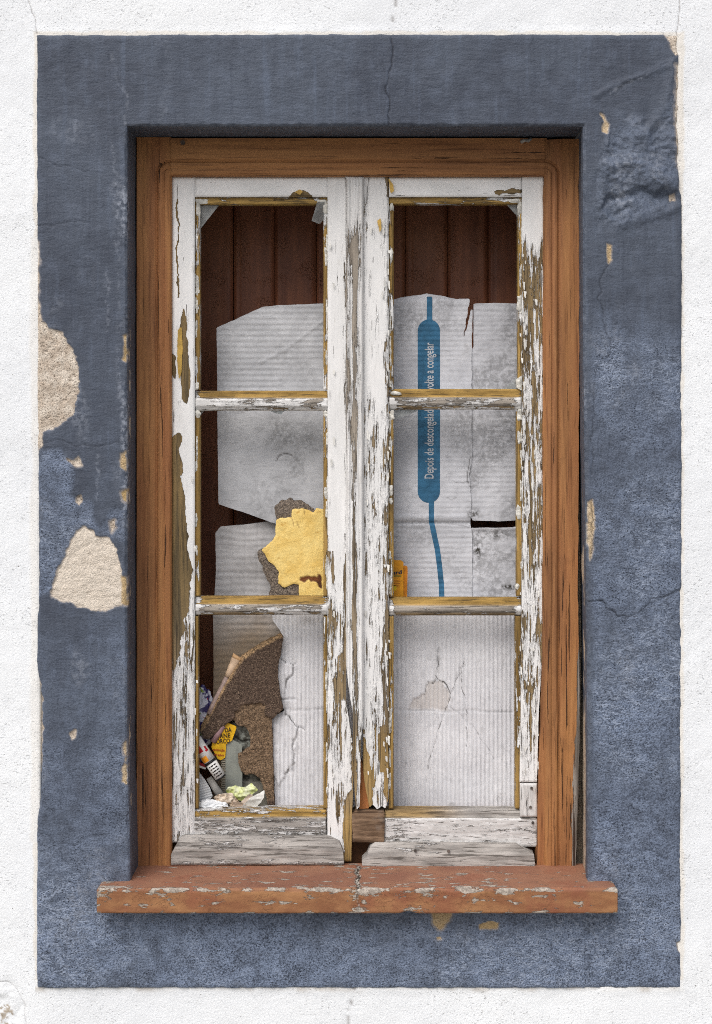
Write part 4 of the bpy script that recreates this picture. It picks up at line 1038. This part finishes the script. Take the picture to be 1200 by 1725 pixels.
tag(relief('corrugated_sheet', bbox(PC), DC, .005, 1.5, hc, cattr(crack=cck, brown=lambda x, y: .10 * ss(np.sin(x * 2 * math.pi / 7.2), -.5, -.95) + .28 * patch([(690, 1194), (696, 1178), (716, 1168), (722, 1150), (745, 1150), (760, 1168), (752, 1196)], x, y, 2, 3, 10, 295), mould=lambda x, y: .55 * np.exp(-((x - 738) / 5) ** 2 - ((y - 1112) / 22) ** 2)), CW, None, f=polyf(PC, .9, 9, 14), shell=True, resy=2.4),  # brown also tints the flute valleys, rib shading painted as colour
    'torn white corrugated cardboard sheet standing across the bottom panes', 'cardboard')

# ------------------------------------------------------------------ yellow-painted broken board
DY = .176
chunk = thing('painted_board_fragment', 'broken granular board fragment with flaking yellow paint on the middle glazing bar', 'board fragment', tuple(W(495, 1010, DY)))
PK = c2([(190, 160), (225, 130), (265, 122), (330, 135), (372, 170), (395, 190), (470, 185), (470, 640), (155, 640), (165, 560), (135, 500), (122, 460), (95, 405), (100, 390), (150, 370), (195, 300)])
PYL = c2([(275, 175), (330, 165), (362, 180), (385, 192), (400, 168), (470, 172), (470, 640), (312, 640), (310, 555), (285, 552), (240, 572), (205, 550), (212, 490), (190, 460), (158, 435), (140, 400), (125, 380), (160, 345), (190, 310), (195, 225), (215, 215), (275, 215)])
relief('board', bbox(PK), DY, .022, 1.7, lambda x, y: -3 * (1 - ss(polysdf(PK, x, y), 0, 6)) + 1.6 * fbm(x, y, 9, 4, 311), {'core': lambda x, y: .15 + 0 * x}, MCH2, chunk, f=polyf(PK, 2.2, 8, 15), shell=True)
RST = c2([(312, 535), (318, 518), (350, 510), (380, 512), (405, 520), (410, 500), (425, 505), (428, 580), (412, 570), (400, 540), (360, 532), (340, 545)])
YCR = [c2([(272, 215), (285, 260)]), c2([(305, 240), (318, 275)]), c2([(330, 160), (345, 200)])]
def ycr(x, y): return sum(crackline(p, x, y, .8, 2, 320 + i) for i, p in enumerate(YCR))
relief('yellow_paint', bbox(PYL), DY - .004, .003, 1.6, lambda x, y: 1.0 * fbm(x, y, 40, 3, 312) + .5 * fbm(x, y, 7, 3, 313) - 1.2 * (1 - ss(polysdf(PYL, x, y), 0, 3)) - 1.5 * patch(RST, x, y, 1, 2, 7, 314) - ycr(x, y), {'rust': lambda x, y: np.clip(patch(RST, x, y, 1, 2, 7, 314) + .5 * ycr(x, y), 0, 1)}, MY, chunk, f=polyf(PYL, 1.5, 9, 16), shell=True)

# ------------------------------------------------------------------ brown chipboard
DE = .168
PE = c7([(125, 880), (130, 845), (210, 700), (300, 525), (380, 400), (450, 305), (600, 205), (750, 132), (768, 165), (750, 300), (728, 400), (730, 470), (745, 600), (772, 712), (700, 780), (680, 800), (690, 930), (690, 1080), (700, 1400), (706, 1530), (660, 1530), (640, 1405), (610, 1310), (590, 1255), (540, 1215), (480, 1225), (440, 1190), (422, 1130), (420, 1060), (470, 1040), (512, 1010), (515, 940), (500, 880), (470, 850), (425, 845), (380, 795), (300, 850), (210, 935), (160, 945)])
PE2 = c7([(380, 800), (430, 710), (520, 690), (590, 655), (640, 690), (640, 760), (690, 800), (700, 1420), (600, 1420), (400, 1250), (400, 1040), (500, 1000), (490, 880)])
def he(x, y):
    e = polysdf(PE, x, y)
    core = patch(PE2, x, y, 1.5, 5, 12, 331)
    h = .8 * fbm(x, y, 60, 3, 332) + .8 * fbm(x, y, 5, 2, 333) - 3.5 * core + core * 2.2 * fbm(x, y, 14, 4, 334)
    h = h + 6 * ss(x + (1300 - y) * .3, 470, 380)
    tl = linedist(c7([(125, 860), (300, 527), (380, 402), (450, 307), (600, 207), (750, 134)]), x, y)
    return h - 6 * (1 - ss(tl, 0, 6)) - 1.5 * (1 - ss(e, 0, 2.5))
def ecore(x, y):
    tl = linedist(c7([(125, 860), (300, 527), (380, 402), (450, 307), (600, 207), (750, 134)]), x, y)
    return np.clip((1 - ss(tl + 2 * fbm(x, y, 8, 3, 335), 4, 8)) * 1.0 + .32 * patch(PE2, x, y, 1.5, 5, 12, 331), 0, 1)
tag(relief('chipboard_slab', bbox(PE), DE, .014, 1.5, he, {'core': ecore}, MCH, None, f=polyf(PE, .9, 7, 17), shell=True),
    'broken dark brown chipboard slab leaning in the lower left pane', 'chipboard')

# ------------------------------------------------------------------ rubbish in the lower left pane and the small packet
def crumple(name, c, r, mat, label, cat, sub=4, amp=.35, freq=2.2, seed=0, squash=None, ridge=True):
    import bmesh
    bm = bmesh.new(); bmesh.ops.create_icosphere(bm, subdivisions=sub, radius=1)
    off = Vector((seed * 3.1, seed * 1.7, seed * 2.3))
    for v in bm.verts:
        p = v.co.copy(); q = p * freq + off
        n = mnoise.ridged_multi_fractal(q, .9, 2.1, 4, 1.0, 2.0) - 1.1 if ridge else mnoise.fractal(q, 1, 2, 4)
        n2 = mnoise.noise(p * .9 + off)
        s = 1 + amp * (.55 * n + .7 * n2)
        v.co = Vector((p.x * r[0], p.y * r[1], p.z * r[2])) * s
    me = bpy.data.meshes.new(name); bm.to_mesh(me); bm.free()
    zmin = min(v.co.z for v in me.vertices)
    for v in me.vertices: v.co.z -= zmin
    for p in me.polygons: p.use_smooth = False
    me.materials.append(mat)
    base = Vector(c) + Vector((0, 0, zmin))
    return tag(link(name, me, None, base), label, cat)
def thin(name, poly, d, h, mat, label=None, cat=None, res=1.6, thick=.0008, parent=None, jag=.3, attrs=None, seed=21):
    o = relief(name, bbox(poly), d, thick, res, h, attrs if attrs is not None else {}, mat, parent, f=polyf(poly, jag, 6, seed), shell=True)
    if label: tag(o, label, cat)
    return o
# sweet wrapper bag
def mat_bag():
    b = B('printed_foil_bag'); n = b.noise(48, 2, .4); n2 = b.noise(60, 3, .5, b.vec(1, 1, 1, (0.4, 0, .7)))
    col = b.mix(b.ss(n, .46, .5), (52, 44, 96), (190, 192, 204)); col = b.mix(b.ss(n2, .58, .61), col, (120, 140, 48)); col = b.mix(b.ss(n2, .36, .33), col, (150, 40, 60))
    return b.done(col, .3, b.bump(b.noise(120, 3), .002, .6), .5)
crumple('sweet_bag', W(340, 1212, .182), (.021, .012, .058), mat_bag(), 'crumpled purple and green foil sweet bag at the left edge', 'wrapper', seed=2, amp=.3)
# cream squeeze tube
tube_pts = [W(352, 1203, .166), W(358, 1190, .168), W(376, 1155, .172), W(383, 1140, .173), W(386, 1134, .173), W(398, 1110, .174), W(401, 1105, .174)]
M_CREAM = m_plain('cream_plastic', (206, 178, 150), .45, .08); M_TAN = m_plain('tan_plastic', (212, 172, 128), .5, .08)
tb = thing('squeeze_tube', 'slim cream plastic tube with flattened end behind the chipboard', 'tube', tuple(W(352, 1206, .166)))
tube('body', tube_pts[:4], [.0046, .0048, .0048, .0048], m_plain('mauve_grey_plastic', (172, 150, 142), .45), tb, 14)
tube('cap', tube_pts[3:6], [.0058, .0058, .0085], M_CREAM, tb, 14, flat=[(1, 1), (1, 1), (1.0, .5)])
tube('crimp', tube_pts[5:], [.0088, .0098], M_TAN, tb, 14, flat=[(1, .45), (1, .25)])
# pink roll
tag(tube('pink_paper_roll', [W(359, 1250, .1685), W(376, 1222, .1690)], .0055, m_plain('pink_paper', (168, 134, 138), .6), None, 14, W(359, 1252, .1685)), 'small dull pink paper roll beside the yellow carton', 'paper roll')
# yellow food carton
PYC = c7([(222, 970), (330, 815), (412, 850), (375, 955), (330, 985), (320, 1090), (285, 1110), (262, 1098), (215, 1010)])
yc = thing('food_carton', 'yellow food carton with black letters wedged under the chipboard', 'carton', tuple(W(376, 1282, .1705)))
M_YC = m_plain('yellow_carton', (232, 182, 34), .45, .1); M_INK = m_plain('black_print', (40, 32, 28), .6); M_RINK = m_plain('red_print', (168, 48, 38), .6)
YCP = thin('panel', PYC, .1705, lambda x, y: .8 * fbm(x, y, 30, 2, 341) + 1.5, M_YC, parent=yc, thick=.004)
for txt, p, L_, hh in (('DA', (379.5, 1233), 11, 7.6), ('RNE', (371.5, 1243), 17, 7.6), ('ORCO', (365, 1252.5), 23, 7.6)):
    lettering(txt, YCP, M_INK, p, L_, hh, 4, .1705, .015, lambda x, y: 2.9 + .8 * fbm(x, y, 30, 2, 341))
lettering('promoção', YCP, M_RINK, (359, 1264), 20, 4.2, -5, .1705, .02, lambda x, y: 2.9 + .8 * fbm(x, y, 30, 2, 341))
lettering('de sabor', YCP, M_RINK, (361, 1272), 17, 3.6, -6, .1705, .02, lambda x, y: 2.9 + .8 * fbm(x, y, 30, 2, 341))
# white cylindrical dispenser tube
A0, A1 = W(329, 1246, .150), W(373, 1311, .146)
wt = thing('medicine_tube', 'white printed round tube with orange band tilted among the rubbish', 'tube', tuple(W(373, 1313, .146)))
def lp(a, b_, t): return a + (b_ - a) * t
M_WP = m_plain('white_plastic', (226, 226, 224), .35, .05); M_BLK = m_plain('black_plastic', (34, 34, 36), .4)
TBD = tube('body', [lp(A0, A1, 0), lp(A0, A1, .02), lp(A0, A1, .55)], [.0095, .0112, .0112], M_WP, wt, 24)
tube('band', [lp(A0, A1, .56), lp(A0, A1, .60)], .0115, M_BLK, wt, 24)
TCP = tube('cap', [lp(A0, A1, .60), lp(A0, A1, .965)], [.0108, .0100], M_WP, wt, 24)
tube('end_ring', [lp(A0, A1, .965), lp(A0, A1, 1)], [.0102, .0096], M_BLK, wt, 24)
def on_tube(t0, t1, a0, a1, r, mat, name='print', n=6):
    ax = (A1 - A0).normalized(); u = ax.cross(Vector((0, -1, 0))).normalized(); v = u.cross(ax).normalized()
    if v.y > 0: v = -v
    V = []; o3 = org(wt)
    for t in (t0, t1):
        for j in range(n + 1):
            a = math.radians(a0 + (a1 - a0) * j / n); V.append(lp(A0, A1, t) + u * (r * math.sin(a)) + v * (r * math.cos(a)) - o3)
    F = [[j, j + 1, n + 2 + j, n + 1 + j] for j in range(n)]
    return link(name, build_mesh(name, V, [F], {}, mat), TBD if t0 < .55 else TCP)
M_OR = m_plain('orange_print', (226, 150, 40), .45); M_RD = m_plain('red_label', (176, 30, 40), .45)
on_tube(.40, .53, -10, 60, .01135, M_OR, 'orange_label'); on_tube(.06, .30, -12, 58, .01135, M_RD, 'red_emblem'); on_tube(.14, .20, 10, 35, .01145, M_WP, 'emblem_gap'); on_tube(.22, .30, -60, -38, .01135, M_RD, 'red_mark'); on_tube(.30, .34, -62, -30, .01135, M_RD, 'red_mark')
for i in range(5):
    t = .65 + i * .062
    for a0, a1 in ((-45, -20), (-15, 12), (17, 30 + 6 * (i % 2))): on_tube(t, t + .026, a0, a1, .0111 - .0008 * (t - .6) / .4 * 1.0, M_INK, 'print_line', 4)
# red and blue scrap
SCP = [(331, 1282), (346, 1288), (347, 1293), (331, 1287)]
scp = thing('wrapper_scrap', 'tiny red and white wrapper scrap beside the white tube', 'wrapper', tuple(W(338, 1294, .152)))
thin('strip', SCP, .152, zero, M_RD, parent=scp, res=1); thin('strip', [(331, 1287.5), (347, 1293.5), (346, 1296), (331, 1292)], .152, zero, M_WP, parent=scp, res=1); thin('strip', [(331, 1274), (340, 1280), (340, 1284), (331, 1281)], .153, zero, m_plain('blue_foil', (44, 50, 110), .4), parent=scp, res=1)
# ribbed paper cup / rolled paper
PRR = c7([(90, 1175), (120, 1200), (165, 1260), (205, 1330), (225, 1390), (180, 1440), (110, 1470), (90, 1460)])
thin('ribbed_paper', PRR, .158, lambda x, y: 4 * np.cos((x - 340) / 14) + .9 * np.sin((y + .25 * x) * 2 * math.pi / 4.2), m_plain('white_paper', (214, 216, 218), .8, .06), 'white ribbed rolled paper in the bottom left corner of the pane', 'paper', 1.2)
tag(tube('grey_paper_stick', [W(352, 1310, .160), W(362, 1326, .158), W(374, 1342, .156)], [.0055, .0068, .0074], m_plain('grey_paper', (158, 156, 152), .8, .1), None, 12, W(374, 1348, .156), flat=[(1, .6)] * 3), 'grey flattened paper stick beside the ribbed paper', 'paper')
# grey-green cardboard box piece with fluted edge
gb = thing('box_piece', 'grey-green folded cardboard box piece behind the broken chipboard', 'cardboard', tuple(W(410, 1346, .178)))
PB1 = c7([(318, 990), (345, 965), (375, 950), (450, 990), (455, 1365), (320, 1375)])
thin('front_panel', PB1, .172, lambda x, y: 1.0 * fbm(x, y, 40, 3, 351) + 1.2 * np.exp(-((x - 397) / 3) ** 2), CGG, parent=gb, thick=.004, attrs=cattr(), res=1.8)
for i in range(22):
    yy = 1270 + i * 3.1; x0_ = 376.5 + (.6 if i % 2 else -.4)
    relief('flute', (x0_ - 3.5, x0_ + 3.4, yy, yy + 1.9), .171, .006, 2, None, cattr(brown=lambda x, y: .4 + 0 * x), CGG, gb)
thin('back_panel', c7([(370, 820), (570, 820), (570, 1040), (370, 1040)]), .184, lambda x, y: 3 * fbm(x, y, 20, 3, 352) - 4 * crackline(c7([(400, 940), (450, 965), (540, 950)]), x, y, 2, 2, 355), CGG, parent=gb, thick=.004, attrs=cattr(mould=lambda x, y: .9 + 0 * x, crack=lambda x, y: .8 * crackline(c7([(400, 940), (450, 965), (540, 950)]), x, y, 1, 2, 355)))  # panel darkened nearly all over, its shade put into the colour
thin('back_panel', c7([(415, 1120), (700, 1120), (700, 1480), (415, 1480)]), .190, lambda x, y: 2 * fbm(x, y, 30, 3, 353) + 4 * ss(y, 1312, 1318), CGG, parent=gb, thick=.004, attrs=cattr(mould=lambda x, y: .7 * (1 - ss(y, 1312, 1318)) + .3, brown=lambda x, y: .2 + 0 * x))  # upper part painted darker too, for the shade behind
# crumpled papers
def mat_paper(name, a, c):
    b = B(name); col = b.mix(b.ss(b.noise(40, 3), .38, .62), a, c)
    b.p.inputs['Subsurface Weight'].default_value = 0
    return b.done(col, .7, b.bump(b.noise(130, 3), .001, .5), .3)
def sheet(name, poly, d, mat, label, cat, amp=6, size=16, seed=1, lean=0., thick=.0006):
    cx = sum(p[0] for p in poly) / len(poly); y1 = max(p[1] for p in poly)
    def h(x, y):
        a = fbm(x, y, size, 3, seed); r_ = (np.abs(a) - .3) * -amp
        return r_ + lean * (y1 - y) * -1 + .35 * amp * fbm(x, y, size * 2.2, 2, seed + 5)
    return thin(name, poly, d, h, mat, label, cat, 1.1, thick, jag=.8, seed=seed)
PLG = c7([(325, 1345), (345, 1320), (400, 1312), (440, 1325), (480, 1318), (520, 1298), (560, 1315), (572, 1345), (550, 1370), (500, 1400), (470, 1440), (400, 1420), (340, 1380)])
sheet('green_tissue', PLG, .150, mat_paper('pale_green_tissue', (196, 206, 120), (232, 236, 206)), 'crumpled pale yellow-green tissue at the bottom of the pane', 'tissue', 9, 15, 361)
PCR = c7([(228, 1405), (260, 1375), (330, 1368), (375, 1372), (400, 1400), (440, 1450), (430, 1480), (380, 1475), (300, 1440), (250, 1425)])
sheet('cream_paper_shreds', PCR, .143, mat_paper('cream_paper', (188, 168, 146), (226, 214, 198)), 'torn cream paper shreds in front of the green tissue', 'paper', 9, 9, 362)
PPK = c7([(380, 1420), (440, 1440), (510, 1370), (545, 1380), (470, 1470), (430, 1490), (385, 1470)])
sheet('beige_paper_fold', PPK, .141, mat_paper('beige_paper', (186, 166, 148), (214, 200, 186)), 'folded beige paper between the cream shreds and the white paper', 'paper', 5, 14, 363)
PWF = c7([(440, 1490), (470, 1450), (520, 1400), (590, 1365), (630, 1340), (622, 1400), (600, 1440), (560, 1480), (520, 1500), (440, 1500)])
sheet('white_paper_flap', PWF, .138, mat_paper('white_flap_paper', (206, 204, 198), (230, 230, 226)), 'white curled paper flap at the foot of the chipboard', 'paper', 6, 22, 364)
crumple('white_plastic_wad', W(357, 1357, .140), (.026, .010, .0095), mat_paper('white_film', (214, 218, 222), (236, 238, 240)), 'crumpled white plastic film on the bottom bead', 'plastic film', seed=9, amp=.45, freq=3.2)

# orange packet by the middle bar of the right casement
DP = .160
pk = thing('orange_packet', 'small orange-yellow packet standing on the middle bar of the right casement', 'packet', tuple(W(668, 1010, DP)))
M_PK = m_plain('orange_packet_card', (226, 156, 36), .4, .1, 30); M_PK2 = m_plain('orange_packet_back', (206, 130, 34), .45, .08)
PPA = [(640, 946), (644, 943), (676, 944), (680, 947), (680, 1012), (640, 1012)]
FCD = thin('front_card', PPA, DP, zero, M_PK, parent=pk, thick=.003, jag=0); thin('back_card', [(660, 954), (685, 953), (687, 956), (686, 1012), (660, 1012)], DP + .006, zero, M_PK2, parent=pk, thick=.004, jag=0)
lettering('ard', FCD, m_plain('navy_print', (30, 40, 66), .5), (661.5, 968), 16, 6.5, 5, DP, .03, lambda x, y: .4 + 0 * x)
relief('green_line', (662, 676, 969.5, 971), DP, .0002, 2, lambda x, y: .5 + 0 * x, {}, m_plain('green_print', (70, 120, 60), .5), FCD)
for i in range(3): relief('print_line', (661 + i, 675 - i, 978 + 4 * i, 979.3 + 4 * i), DP, .0002, 2, lambda x, y: .5 + 0 * x, {}, m_plain('faint_print', (190, 120, 40), .5), FCD)
thin('round_mark', [(664 + 4.5 * math.cos(a * .5236), 990.5 + 5 * math.sin(a * .5236)) for a in range(12)], DP, lambda x, y: .5 + 0 * x, m_plain('bright_yellow_print', (244, 214, 40), .5), parent=FCD, jag=0, thick=.0002)
